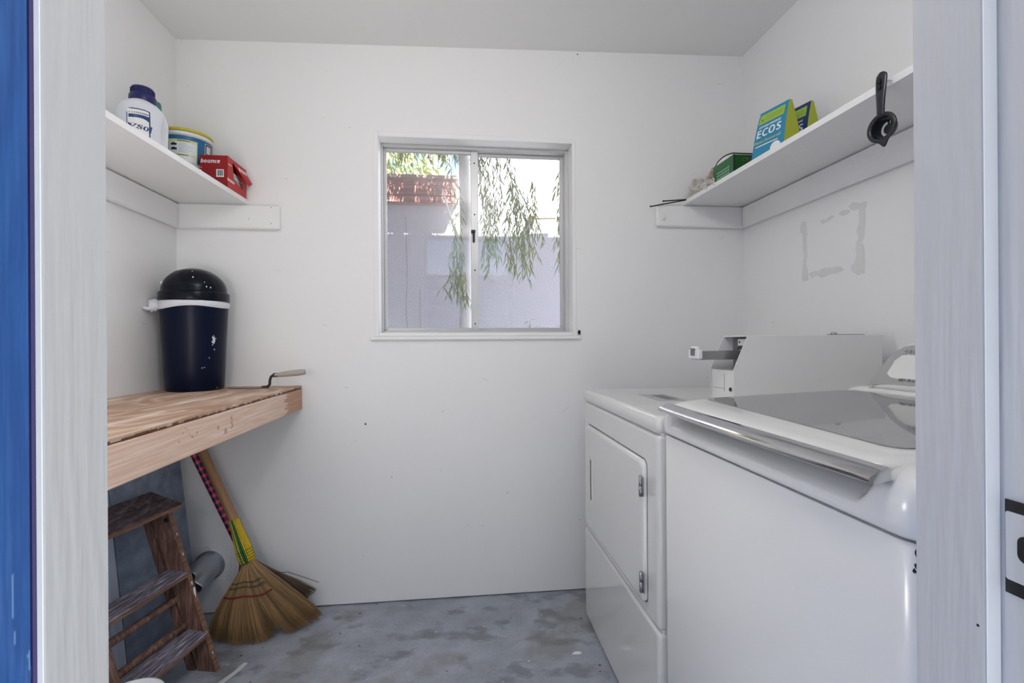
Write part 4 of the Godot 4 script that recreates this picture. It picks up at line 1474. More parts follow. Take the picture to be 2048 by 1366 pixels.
func jug(label: String, at: Vector3, turn: float, cap_m: Material, body_m: Material, with_label: bool):
	var o := thing("detergent_jug", label, "detergent jug", at)
	o.rotation.y = turn
	o.scale = Vector3(1.0, 0.89, 1.0)
	# body with a hole-like recess behind the handle (handle on the -z side)
	var mb := MB.new()
	mb.smooth(true)
	var rings := []
	for i in 41:
		var y := 0.217 * i / 40.0
		var d := jug_dims(y)
		var r := []
		for k in 64:
			var a := TAU * k / 64.0
			var ca := cos(a); var sa := sin(a)
			var x := d.x * signf(ca) * pow(absf(ca), 2.0 / 2.6); var z := d.y * signf(sa) * pow(absf(sa), 2.0 / 2.6)
			# pinched hollow between grip and body
			var hz := (z + 0.046) / 0.019; var hy := (y - 0.105) / 0.060
			var hol := exp(-pow(hz * hz + hy * hy, 1.6))
			x *= 1.0 - 0.72 * hol
			r.append(Vector3(x, y, z))
		rings.append(r)
	mb.loft(rings)
	part(o, "body", mb.done(), body_m)
	mb = MB.new()
	mb.lathe(Vector3(0, 0.214, 0), [[0.0, 0.0], [0.034, 0.0], [0.037, 0.003], [0.038, 0.008], [0.038, 0.026], [0.036, 0.031], [0.034, 0.033], [0.0325, 0.035], [0.032, 0.055], [0.030, 0.060], [0.026, 0.062], [0.0, 0.062]], 36)
	var capo := part(o, "cap", mb.done(), cap_m)
	mb = MB.new()
	for k in 36:
		var a := TAU * k / 36.0
		mb.box(Vector3(cos(a) * 0.0325, 0.259, sin(a) * 0.0325), Vector3(0.002, 0.018, 0.0022), 0.0005, Basis(Vector3.UP, -a))
	part(capo, "cap_ribs", mb.done(), cap_m)
	if not with_label: return
	# label wraps the room side toward the camera half
	var patch := func(z0: float, z1: float, y0: Callable, y1: Callable, off: float) -> ArrayMesh:
		var pm := MB.new()
		pm.smooth(true)
		var rr := []
		for i in 17:
			var z := lerpf(z0, z1, i / 16.0)
			var r := []
			for j in 9:
				var y := lerpf(y0.call(z), y1.call(z), j / 8.0)
				r.append(Vector3(jug_x(z, y) + off, y, z))
			rr.append(r)
		pm.loft(rr, false)
		return pm.done()
	var navy := mat(c8(28, 70, 120), 0.4)
	var arc := func(z: float, base: float) -> float: return base + 0.030 - 3.2 * pow(z - 0.03, 2.0)
	var lb := part(o, "label", patch.call(0.026, 0.0775, func(_z): return 0.03, func(z): return arc.call(z, 0.140), 0.0005), navy, "blue and white front label")
	part(lb, "white_band", patch.call(0.031, 0.0770, func(z): return arc.call(z, 0.118), func(z): return arc.call(z, 0.136), 0.0010), M.white_print)
	part(lb, "white_field", patch.call(0.031, 0.0770, func(_z): return 0.035, func(z): return arc.call(z, 0.106) - 12.0 * pow(maxf(0.0, 0.055 - z), 2.0), 0.0010), M.white_print)
	var on_jug := func(zc: float, yc: float) -> Callable:
		return func(x: float, y: float, dd: float) -> Vector3:
			var z := minf(zc - x, 0.0765)
			var yy: float = yc + y
			return Vector3(jug_x(z, yy) + 0.0013 + dd, yy, z)
	part(lb, "lettering", lettering("Lysol", 0.021, on_jug.call(0.060, 0.104), 0.25, true, true), navy)
	var dash := MB.new()
	for k in 11:
		var z := 0.075 - k * 0.0040
		var y: float = arc.call(z, 0.124)
		dash.box(Vector3(jug_x(z, y) + 0.0012, y, z), Vector3(0.0006, 0.005, 0.0024))
	part(lb, "small_print", dash.done(), M.dark)

func jugs():
	var body := mat(c8(226, 230, 236), 0.32)
	body.subsurf_scatter_enabled = true
	body.subsurf_scatter_strength = 0.15
	jug("translucent white detergent jug with a navy cap on the left shelf", Vector3(-1.045, SHELF_L, -1.708), deg_to_rad(-12.0), mat(c8(24, 26, 92), 0.35), body, true)
	var c := Vector3(-1.12, SHELF_L, -1.895)
	var o := thing("detergent_bottle", "bottle with a teal cap, almost hidden behind the navy-capped jug", "bottle", c)
	var mb := new_mb(o)
	mb.lathe(c, [[0.0, 0.0], [0.036, 0.0], [0.039, 0.004], [0.039, 0.17], [0.036, 0.20], [0.026, 0.225], [0.020, 0.235], [0.0, 0.235]], 32)
	part(o, "body", mb.done(), mat(c8(190, 215, 215), 0.35))
	mb = new_mb(o)
	mb.lathe(c, [[0.0, 0.233], [0.022, 0.233], [0.023, 0.236], [0.022, 0.28], [0.020, 0.288], [0.012, 0.292], [0.0, 0.293]], 28)
	part(o, "cap", mb.done(), mat(c8(40, 130, 130), 0.35))

func tub():
	var c := Vector3(-1.0835, SHELF_L, -2.037)
	var o := thing("plastic_tub", "round white tub with a yellow lid and a blue label on the left shelf", "tub", c)
	var H := 0.214
	var mb := new_mb(o)
	mb.lathe(c, [[0.0, 0.0], [0.070, 0.0], [0.074, 0.004], [0.0795, 0.080], [0.0805, 0.082], [0.0865, H - 0.012], [0.0, H - 0.012]], 56)
	part(o, "body", mb.done(), M.white)
	mb = new_mb(o)
	mb.lathe(c, [[0.0, H - 0.014], [0.0895, H - 0.014], [0.091, H - 0.010], [0.091, H - 0.002], [0.088, H], [0.0, H]], 56)
	var lid := part(o, "lid", mb.done(), M.white)
	mb = new_mb(lid)
	mb.lathe(c, [[0.0, H], [0.088, H], [0.0915, H - 0.001], [0.0915, H + 0.009], [0.089, H + 0.012], [0.0, H + 0.012]], 56)
	part(lid, "lid_top", mb.done(), mat(c8(206, 196, 58), 0.45))
	# printed sleeve: panels of colour with tiny print
	var im := Image.create(1024, 256, false, Image.FORMAT_RGB8)
	im.fill(c8(22, 104, 158))
	var cream := c8(226, 222, 160)
	var pane := func(x: int, y: int, w: int, h: int, c2: Color): im.fill_rect(Rect2i(x, y, w, h), c2)
	for base in [0, 512]:
		pane.call(base + 20, 40, 140, 216, cream)
		pane.call(base + 168, 40, 190, 216, cream)
		pane.call(base + 174, 66, 178, 112, c8(232, 238, 242))
		pane.call(base + 174, 198, 178, 50, c8(232, 238, 242))
		pane.call(base + 26, 66, 128, 180, c8(214, 222, 226))
		for k in 4:
			pane.call(base + 96, 78 + k * 44, 30, 16, c8(40, 48, 56))
			pane.call(base + 34, 82 + k * 44, 48, 4, c8(150, 160, 165))
			pane.call(base + 34, 92 + k * 44, 40, 4, c8(150, 160, 165))
		for k in 2:
			pane.call(base + 186, 80 + k * 44, 40, 20, c8(30, 36, 46))
			pane.call(base + 178 + 18, 74 + k * 44, 18, 10, c8(30, 36, 46))
		for k in 6: pane.call(base + 240, 76 + k * 16, 60 + (k * 13) % 30, 4, c8(165, 175, 180))
		pane.call(base + 230, 48, 80, 8, c8(90, 96, 60)); pane.call(base + 230, 184, 70, 7, c8(90, 96, 60))
		pane.call(base + 415, 20, 76, 236, c8(238, 236, 150))
		pane.call(base + 420, 24, 66, 120, c8(18, 24, 40))
		pane.call(base + 430, 38, 46, 74, c8(222, 228, 234))
		pane.call(base + 420, 118, 66, 5, c8(220, 200, 40)); pane.call(base + 420, 130, 66, 4, c8(220, 200, 40))
		pane.call(base + 420, 144, 66, 108, c8(222, 200, 30))
		for k in 5: pane.call(base + 428, 156 + k * 16, 44, 4, c8(140, 124, 20))
		pane.call(base + 497, 0, 6, 256, c8(14, 40, 80))
	var sm := mat(Color.WHITE, 0.4)
	sm.albedo_texture = tex(im)
	mb = new_mb(o)
	mb.smooth(true)
	var rings := []
	for j in 2:
		var y: float = [H - 0.017, 0.096][j]
		var rad: float = [0.087, 0.0815][j]
		var r := []
		for k in 65:
			var a := -PI * 0.41 + TAU * k / 64.0
			r.append(c + Vector3(sin(a) * rad, y, cos(a) * rad))
		rings.append(r)
	mb.loft(rings, false)
	part(o, "label_sleeve", mb.done(), sm, "blue and yellow printed sleeve")

func sheet_box():
	var x0 := -0.9965; var x1 := -0.894; var z0 := -1.960; var z1 := -2.122; var y0 := SHELF_L; var y1 := SHELF_L + 0.126
	var o := thing("dryer_sheet_box", "opened red cardboard dryer sheet box at the back end of the left shelf", "box", Vector3((x0 + x1) / 2, y0, (z0 + z1) / 2))
	var P := func(z: float, y: float) -> Vector3: return Vector3(x1, y, z)
	# side opening (a slanted quadrilateral) left free of card
	var op := [P.call(-2.000, y1 - 0.012), P.call(-2.012, y0 + 0.052), P.call(-2.085, y0 + 0.030), P.call(-2.082, y0 + 0.050)]
	var mb := new_mb(o)
	var A: Vector3 = P.call(z0, y0); var B: Vector3 = P.call(z0, y1); var C: Vector3 = P.call(z1, y1); var D: Vector3 = P.call(z1, y0)
	var ox := Vector3.RIGHT
	mb.quad(A, B, op[0], op[1], ox)
	mb.quad(A, op[1], op[2], D, ox)
	mb.tri(op[2], op[3], D, ox); mb.tri(op[3], C, D, ox); mb.tri(op[3], op[0], C, ox); mb.tri(op[0], B, C, ox)
	part(o, "side_panel", mb.done(), M.red)
	mb = new_mb(o)
	mb.bb(Vector3(x0, y0, z0 - 0.001), Vector3(x1, y1, z0), 0.0004)
	mb.bb(Vector3(x0, y0, z1), Vector3(x1, y1, z1 + 0.001))
	mb.bb(Vector3(x0, y0, z1), Vector3(x0 + 0.001, y1, z0))
	mb.bb(Vector3(x0, y0, z1), Vector3(x1, y0 + 0.001, z0))
	mb.bb(Vector3(x0, y1 - 0.001, z1), Vector3(x1, y1, z0))
	part(o, "carton", mb.done(), M.dark_red)
	# sheets inside
	mb = new_mb(o)
	for k in 6: mb.bb(Vector3(x0 + 0.006, y0 + 0.003 + k * 0.014, z1 + 0.006), Vector3(x1 - 0.008 - 0.002 * (k % 2), y0 + 0.015 + k * 0.014, z0 - 0.006), 0.003)
	part(o, "sheets", mb.done(), M.white, "stacked white sheets")
	# flap hinged at the top of the opening, swung out
	mb = new_mb(o)
	var f := [P.call(-2.000, y1 - 0.012), P.call(-2.112, y1 - 0.008), P.call(-2.118, y1 - 0.060) + Vector3(0.026, 0, 0), P.call(-2.094, y0 + 0.050) + Vector3(0.022, 0, 0)]
	var nn := ((f[1] - f[0]) as Vector3).cross(f[2] - f[0]).normalized()
	if nn.x < 0.0: nn = -nn
	mb.quad(f[0], f[1], f[2], f[3], nn)
	mb.quad(f[0] - nn * 0.001, f[1] - nn * 0.001, f[2] - nn * 0.001, f[3] - nn * 0.001, -nn)
	var flap := part(o, "flap", mb.done(), M.red)
	# print
	var org := gpos(o)
	var front := func(xc: float, yc: float) -> Callable:
		return func(x: float, y: float, d: float) -> Vector3: return Vector3(xc + x, yc + y, z0 + 0.0004 + d) - org
	part(o, "lettering", lettering("bounce", 0.0145, front.call(-0.957, y1 - 0.023), 0.2), M.white_print)
	var side := func(zc: float, yc: float) -> Callable:
		return func(x: float, y: float, d: float) -> Vector3: return Vector3(x1 + 0.0004 + d, yc + y, zc - x) - org
	part(o, "lettering", lettering("bounce", 0.012, side.call(-1.987, y0 + 0.036), 0.2), M.white_print)
	mb = new_mb(o)
	mb.bb(Vector3(-0.936, y0 + 0.042, z0), Vector3(-0.902 - 0.006, y0 + 0.072, z0 + 0.0005))
	part(o, "barcode_field", mb.done(), M.white_print)
	mb = new_mb(o)
	for k in 9: mb.bb(Vector3(-0.932 + k * 0.0024, y0 + 0.047, z0 + 0.0004), Vector3(-0.9312 + k * 0.0024 + 0.0005 * (k % 3), y0 + 0.069, z0 + 0.0009))
	part(o, "barcode", mb.done(), M.black_print)
	# recycling triangle of three bent bars, and lines of small print
	mb = new_mb(o)
	for k in 3:
		var a := PI / 2 + k * TAU / 3; var b := a + TAU / 3
		var pa := Vector3(-0.994 + cos(a) * 0.0075, y1 - 0.062 + sin(a) * 0.0075, z0 + 0.0003); var pb := Vector3(-0.994 + cos(b) * 0.0075, y1 - 0.062 + sin(b) * 0.0075, z0 + 0.0003)
		mb.box(pa.lerp(pb, 0.45), Vector3(0.0085, 0.0022, 0.0006), 0.0, Basis(Vector3.BACK, atan2(pb.y - pa.y, pb.x - pa.x)))
	part(o, "recycling_mark", mb.done(), M.white_print)
	mb = new_mb(o)
	for k in 2: mb.bb(Vector3(-0.985, y1 - 0.082 - k * 0.005, z0), Vector3(-0.958 + 0.003 * k, y1 - 0.0805 - k * 0.005, z0 + 0.0004))
	mb.bb(Vector3(-1.002, y1 - 0.049, z0), Vector3(-0.987, y1 - 0.0478, z0 + 0.0004))
	mb.box(Vector3(x1 + 0.0002, y1 - 0.030, z0 - 0.018), Vector3(0.0005, 0.003, 0.024))
	part(o, "small_print", mb.done(), M.white_print)
	# three rings on the flap
	var u := ((f[1] - f[0]) as Vector3).normalized(); var v := nn.cross(u).normalized()
	for k in 3:
		mb = new_mb(flap)
		var cc: Vector3 = f[0] + u * (0.044 + k * 0.024) - (v if v.y > 0.0 else -v) * 0.017 + nn * 0.0004
		var pts := []
		for i in 17: pts.append(cc + (u * cos(TAU * i / 16) + v * sin(TAU * i / 16)) * 0.0075)
		mb.tube(pts, 0.0018, 5)
		part(flap, "ring_print", mb.done(), M.white_print)

# ---------------------------------------------------------------- right shelf goods
func powder_box(label: String, ridge: Vector3, main: Material, word: String):
	# tent-shaped carton: ridge near end at `ridge`, running away from the camera; local x = across, z = along
	var o := thing("washing_powder_box", label, "box", Vector3(ridge.x, SHELF_R, ridge.z), "powder cartons on the right shelf")
	o.rotation.y = deg_to_rad(14.7)
	var h := ridge.y - SHELF_R; var L := 0.118; var T := 0.006; var B := 0.046; var ex := 0.008
	var lime := mat(c8(166, 176, 22), 0.45)
	var pt := func(sx: float, t: float, along: float) -> Vector3:
		# sx -1 front (room) side, t 0 base .. 1 ridge, along 0 near .. 1 far
		var bulge := 0.006 * sin(t * PI)
		return Vector3(sx * (lerpf(B, T, t) + bulge), t * h, lerpf(ex * (1.0 - t), -L - ex * (1.0 - t), along))
	for s in [-1.0, 1.0]:
		var mb := MB.new()
		mb.smooth(true)
		var rings := []
		for j in 9:
			var r := []
			for i in 2: r.append(pt.call(s, j / 8.0, float(i)))
			rings.append(r)
		mb.loft(rings, false)
		part(o, "face_panel", mb.done(), main)
	for a in 2:
		var mb := MB.new()
		for j in 8:
			mb.quad(pt.call(-1.0, j / 8.0, a), pt.call(1.0, j / 8.0, a), pt.call(1.0, (j + 1) / 8.0, a), pt.call(-1.0, (j + 1) / 8.0, a), Vector3(0, 0.2, 1 if a == 0 else -1))
		part(o, "end_panel", mb.done(), lime, "lime green end panel")
	var mb := MB.new()
	mb.quad(pt.call(-1.0, 0.0, 0.0), pt.call(1.0, 0.0, 0.0), pt.call(1.0, 0.0, 1.0), pt.call(-1.0, 0.0, 1.0), Vector3.DOWN)
	part(o, "base", mb.done(), main)
	mb = MB.new()
	mb.quad(pt.call(-1.0, 1.0, 0.0), pt.call(1.0, 1.0, 0.0), pt.call(1.0, 1.0, 1.0), pt.call(-1.0, 1.0, 1.0), Vector3.UP)
	part(o, "ridge", mb.done(), main)
	# print on the front face: (a along 0..1 from the far end as read, t up)
	var on := func(al: float, t: float, off: float) -> Vector3:
		var p: Vector3 = pt.call(-1.0, t, 1.0 - al)
		return p + Vector3(-off, off * 0.2, 0)
	var strip := func(a0: float, a1: float, t0: float, t1: float, off: float) -> ArrayMesh:
		var sm := MB.new()
		for j in 4:
			sm.quad(on.call(a0, lerpf(t0, t1, j / 4.0), off), on.call(a1, lerpf(t0, t1, j / 4.0), off), on.call(a1, lerpf(t0, t1, (j + 1) / 4.0), off), on.call(a0, lerpf(t0, t1, (j + 1) / 4.0), off), Vector3.LEFT)
		return sm.done()
	part(o, "green_band", strip.call(0.05, 0.90, 0.74, 0.93, 0.0006), mat(c8(164, 196, 70), 0.45))
	part(o, "drop_mark", strip.call(0.14, 0.17, 0.79, 0.84, 0.0009), M.black_print)
	for k in 2: part(o, "small_print", strip.call(0.24, 0.84, 0.80 + k * 0.05, 0.815 + k * 0.05, 0.0009), mat(c8(120, 160, 60), 0.5))
	var txt := func(ac: float, tc: float) -> Callable:
		return func(x: float, y: float, d: float) -> Vector3: return on.call(ac + x / L, tc + y / h, 0.001 + d)
	part(o, "lettering", lettering("HYPOALLERGENIC", 0.0072, txt.call(0.47, 0.665)), M.white_print)
	part(o, "lettering", lettering(word, 0.028, txt.call(0.46, 0.53)), M.white_print)
	part(o, "lettering", lettering("Plant Powered", 0.0098, txt.call(0.45, 0.36), 0.3, true, true), mat(c8(190, 205, 150), 0.5))
	part(o, "small_print", strip.call(0.08, 0.80, 0.27, 0.29, 0.0009), M.white_print)
	mb = MB.new()
	var rr := []
	for k in 15: rr.append(on.call(0.74 + cos(TAU * k / 15) * 0.16, 0.14 + sin(TAU * k / 15) * 0.11, 0.0009))
	mb.cap(rr, Vector3.LEFT)
	part(o, "cloud_print", mb.done(), M.white_print)

func powder_boxes():
	powder_box("light blue tent-shaped washing powder carton with lime ends, in front of its navy twin", Vector3(1.150, 1.977, -1.534), mat(c8(40, 140, 180), 0.42), "ECOS")
	powder_box("navy blue tent-shaped washing powder carton with lime ends, behind the light blue one", Vector3(1.252, 1.990, -1.560), mat(c8(10, 52, 104), 0.42), "ECOS")

func green_box():
	var x0 := 1.10; var x1 := 1.215; var z0 := -1.80; var z1 := -1.955; var y0 := SHELF_R; var y1 := 1.889
	var o := thing("soap_box", "open dark green carton with a raised dark rimmed lid on the right shelf", "box", Vector3((x0 + x1) / 2, y0, (z0 + z1) / 2))
	var gl := mat(c8(34, 104, 58), 0.4); var gd := mat(c8(10, 78, 22), 0.4)
	var mb := new_mb(o)
	mb.bb(Vector3(x0, y0, z1), Vector3(x0 + 0.0015, y1, z0 - 0.001), 0.0005)
	part(o, "end_panel", mb.done(), gl)
	mb = new_mb(o)
	mb.bb(Vector3(x0 + 0.002, y0, z0 - 0.0015), Vector3(x1, y1 - 0.001, z0), 0.0005)
	var fr := part(o, "front_panel", mb.done(), gd)
	mb = new_mb(o)
	mb.bb(Vector3(x0, y0, z1), Vector3(x1, y1, z1 + 0.0015))
	mb.bb(Vector3(x1 - 0.0015, y0, z1), Vector3(x1, y1, z0))
	mb.bb(Vector3(x0, y0, z1), Vector3(x1, y0 + 0.0015, z0))
	part(o, "carton", mb.done(), gd)
	# lid: white inside, its dark bound edge arching up over the end panel
	var rims := []
	for k in 15:
		var t := k / 14.0
		rims.append(Vector3(x0 + 0.0025, y1 + 0.017 * pow(sin(PI * pow(t, 0.75)), 0.8) + 0.004 * t, lerpf(-1.940, z0 - 0.001, t)))
	for k in 4:
		rims.append(Vector3(lerpf(x0 + 0.0025, x1, (k + 1) / 4.0), y1 + 0.004, z0 - 0.001))
	mb = new_mb(o)
	for k in rims.size() - 1:
		var a: Vector3 = rims[k]; var b: Vector3 = rims[k + 1]
		mb.quad(Vector3(a.x, y1 - 0.006, a.z), Vector3(b.x, y1 - 0.006, b.z), b, a, Vector3(-1, 0, 0.4))
		mb.tri(a, b, Vector3(x1, y1 + 0.003, z1 + 0.02), Vector3.UP)
	var lid := part(o, "lid", mb.done(), M.white)
	mb = new_mb(lid)
	mb.tube(rims, 0.0028, 6)
	part(lid, "rim", mb.done(), M.black)
	mb = new_mb(o)
	mb.bb(Vector3(x0 - 0.0003, y0, z0 - 0.0035), Vector3(x0 + 0.0035, y1, z0 + 0.0004))
	part(o, "corner_gap", mb.done(), M.black)
	var dash := new_mb(o)
	for k in 3:
		for j in 7:
			dash.bb(Vector3(x0 - 0.0004, y0 + 0.058 - k * 0.012, -1.925 + j * 0.0135), Vector3(x0, y0 + 0.063 - k * 0.012, -1.914 + j * 0.0135 - 0.002 * (j % 2)))
	part(o, "small_print", dash.done(), mat(c8(150, 195, 165), 0.5))
	mb = new_mb(fr)
	for k in 3:
		var c := Vector3(1.145 + k * 0.018, y1 - 0.017, z0 + 0.0003)
		var pts := []
		for i in 9: pts.append(c + Vector3(cos(TAU * i / 8 + k) * 0.010, sin(TAU * i / 8) * 0.006 + (k - 1) * 0.003, 0))
		mb.tube(pts, 0.0005, 4)
	part(fr, "leaf_print", mb.done(), mat(c8(110, 170, 100), 0.5))

func small_right():
	# bottle with black cap in front of the green carton
	var c := Vector3(1.135, SHELF_R, -1.735)
	var o := thing("small_bottle", "small white bottle with a black cap in front of the green carton", "bottle", c)
	var mb := new_mb(o)
	mb.lathe(c, [[0.0, 0.0], [0.021, 0.0], [0.023, 0.003], [0.023, 0.028], [0.020, 0.034], [0.012, 0.037], [0.011, 0.041], [0.0, 0.041]], 28)
	part(o, "body", mb.done(), M.white)
	mb = new_mb(o)
	mb.lathe(c, [[0.0, 0.039], [0.0125, 0.039], [0.013, 0.041], [0.013, 0.058], [0.011, 0.060], [0.0, 0.060]], 24)
	part(o, "cap", mb.done(), M.black)
	# crumpled bags by the shelf's far end
	var n := FastNoiseLite.new(); n.seed = 61; n.frequency = 28.0; n.fractal_octaves = 3
	var bagm := mat(c8(200, 196, 190), 0.4)
	for s in [["crumpled_bag", "crumpled pale bag with brown contents at the far end of the right shelf", Vector3(1.095, SHELF_R, -2.075), Vector3(0.036, 0.044, 0.042)], ["crumpled_bag", "crumpled grey plastic bag beside the green carton on the right shelf", Vector3(1.105, SHELF_R, -1.992), Vector3(0.04, 0.032, 0.034)], ["paper_bag", "brown paper scrap standing behind the green carton", Vector3(1.175, SHELF_R, -2.045), Vector3(0.05, 0.068, 0.05)]]:
		var at: Vector3 = s[2]; var sz: Vector3 = s[3]
		var b := thing(s[0], s[1], "bag", at)
		mb = new_mb(b)
		var rings := []
		for i in 11:
			var e := lerpf(-PI / 2, PI / 2, i / 10.0)
			var r := []
			for k in 17:
				var a := TAU * k / 17.0 + 0.2 * (i % 2)
				var v := Vector3(cos(e) * cos(a), sin(e), cos(e) * sin(a))
				var q := 0.95 + 0.75 * n.get_noise_3d(v.x * 0.06 + at.z, v.y * 0.06, v.z * 0.06)
				r.append(at + Vector3(v.x * sz.x * q, maxf(sz.y + v.y * sz.y * q, 0.0), v.z * sz.z * q))
			rings.append(r)
		mb.loft(rings)
		part(b, "sack", mb.done(), bagm if s[0] == "crumpled_bag" else mat(c8(176, 156, 136), 0.8))
		if at.z == -2.075:
			mb = new_mb(b)
			for k in 7:
				mb.box(at + Vector3(-0.030 + 0.003 * (k % 3), 0.018 + k * 0.009, 0.024 + 0.003 * (k % 2)), Vector3(0.018, 0.012, 0.016), 0.003, Basis(Vector3(1, 2, 0.5).normalized(), k * 0.9))
			part(b, "contents", mb.done(), mat(c8(120, 84, 60), 0.7), "brown contents")
	# two thin black rods sticking out along the back wall
	for s in [[Vector3(0.876, 1.7585, -2.105), Vector3(1.060, 1.7935, -2.095), "longer, lower of two thin black rods sticking out past the right shelf", 0.0028], [Vector3(0.934, 1.783, -2.098), Vector3(1.10, 1.7945, -2.086), "shorter, upper of two thin black rods sticking out past the right shelf", 0.0028]]:
		mb = MB.new(s[0])
		mb.tube([s[0], (s[0] as Vector3).lerp(s[1], 0.02), (s[0] as Vector3).lerp(s[1], 0.04), s[1]], [0.0038, 0.0038, s[3], s[3]], 8)
		solo("black_rod", mb.done(), M.black, s[2], "rod", s[0], "black rods on the right shelf")

func separator():
	# hangs from the hook: handle above, slotted cup below, facing the room
	var top := Vector3(1.039, 1.786, -1.062)
	var o := thing("egg_separator", "black slotted egg separator hanging from a hook on the right shelf", "kitchen tool", top)
	var m := mat(c8(30, 32, 40), 0.28)
	var yaw := deg_to_rad(-38.0)
	var fx := Vector3(-cos(yaw), 0, -sin(yaw)) # the way the cup faces
	fx = Vector3(-0.97, 0, 0.14).normalized()
	var sx := Vector3(-fx.z, 0, fx.x).normalized() * -1.0
	var C := top + Vector3(0.0, -0.125, 0) + fx * 0.004
	var W := func(a: float, b: float, c: float) -> Vector3: return C + sx * a + Vector3.UP * b + fx * c
	# handle: an extruded outline with an eye
	var mb := new_mb(o)
	mb.smooth(true)
	var rings := []
	for i in 21:
		var t := i / 20.0
		var y := lerpf(0.030, 0.135, t)
		var w := lerpf(0.0095, 0.0145, smooth01(0.0, 0.9, t))
		if t > 0.86: w *= sqrt(maxf(1.0 - pow((t - 0.86) / 0.15, 2.0), 0.02))
		var bow := 0.0015 * sin(t * PI)
		var r := []
		for k in 14:
			var a := TAU * k / 14.0
			r.append(W.call(cos(a) * w + lerpf(-0.002, 0.002, t), y, bow + sin(a) * 0.0042))
		rings.append(r)
	mb.loft(rings)
	var h := part(o, "handle", mb.done(), m)
	mb = new_mb(h)
	for k in 2:
		mb.box(W.call(0.0, 0.112 - k * 0.014, 0.0085), Vector3(0.009, 0.010, 0.001), 0.0, Basis(sx, Vector3.UP, fx))
	part(h, "grip_mark", mb.done(), M.black)
	# cup: rim with a spout at the bottom, bowl going back
	var rim := func(a: float, rad: float) -> Vector2:
		var p := Vector2(cos(a), sin(a)) * rad
		var sp := exp(-pow((a - 1.5 * PI - 0.12) / 0.22, 2.0))
		p += Vector2(0.002, -0.014) * sp * (rad / 0.034)
		return p
	mb = new_mb(o)
	mb.smooth(true)
	rings = []
	for q in [[0.0352, -0.003], [0.0362, 0.0], [0.0352, 0.0025], [0.031, 0.003], [0.0268, 0.002], [0.0255, -0.002], [0.0235, -0.012], [0.021, -0.020], [0.0185, -0.0225]]:
		var r := []
		for k in 48:
			var p: Vector2 = rim.call(TAU * k / 48.0, q[0])
			if q[1] < -0.001 or q[0] < 0.03: p = Vector2(cos(TAU * k / 48.0), sin(TAU * k / 48.0)) * q[0]
			r.append(W.call(p.x, p.y, q[1]))
		rings.append(r)
	for q in [[0.0195, -0.0245], [0.0235, -0.021], [0.0265, -0.010], [0.0285, -0.004], [0.0345, -0.0035]]:
		var r := []
		for k in 48:
			var p: Vector2 = rim.call(TAU * k / 48.0, q[0]) if q[0] > 0.03 else Vector2(cos(TAU * k / 48.0), sin(TAU * k / 48.0)) * q[0]
			r.append(W.call(p.x, p.y, q[1]))
		rings.append(r)
	mb.loft(rings, true, false, false)
	part(o, "cup", mb.done(), m)
	# floor of the cup: a disc held by bridges, curved slots between
	mb = new_mb(o)
	for s in [[-0.9, 0.9], [2.2, 4.1]]:
		pass
	var disc := []
	for k in 28: disc.append(W.call(cos(TAU * k / 28) * 0.0125, sin(TAU * k / 28) * 0.0125, -0.0228))
	mb.cap(disc, fx)
	for br in [[0.25, 1.25], [1.35, 1.75], [4.35, 5.2]]:
		for k in 6:
			var a0 := lerpf(br[0], br[1], k / 6.0); var a1 := lerpf(br[0], br[1], (k + 1) / 6.0)
			mb.quad(W.call(cos(a0) * 0.0122, sin(a0) * 0.0122, -0.0228), W.call(cos(a1) * 0.0122, sin(a1) * 0.0122, -0.0228), W.call(cos(a1) * 0.0192, sin(a1) * 0.0192, -0.0226), W.call(cos(a0) * 0.0192, sin(a0) * 0.0192, -0.0226), fx)
	part(o, "yolk_disc", mb.done(), m)

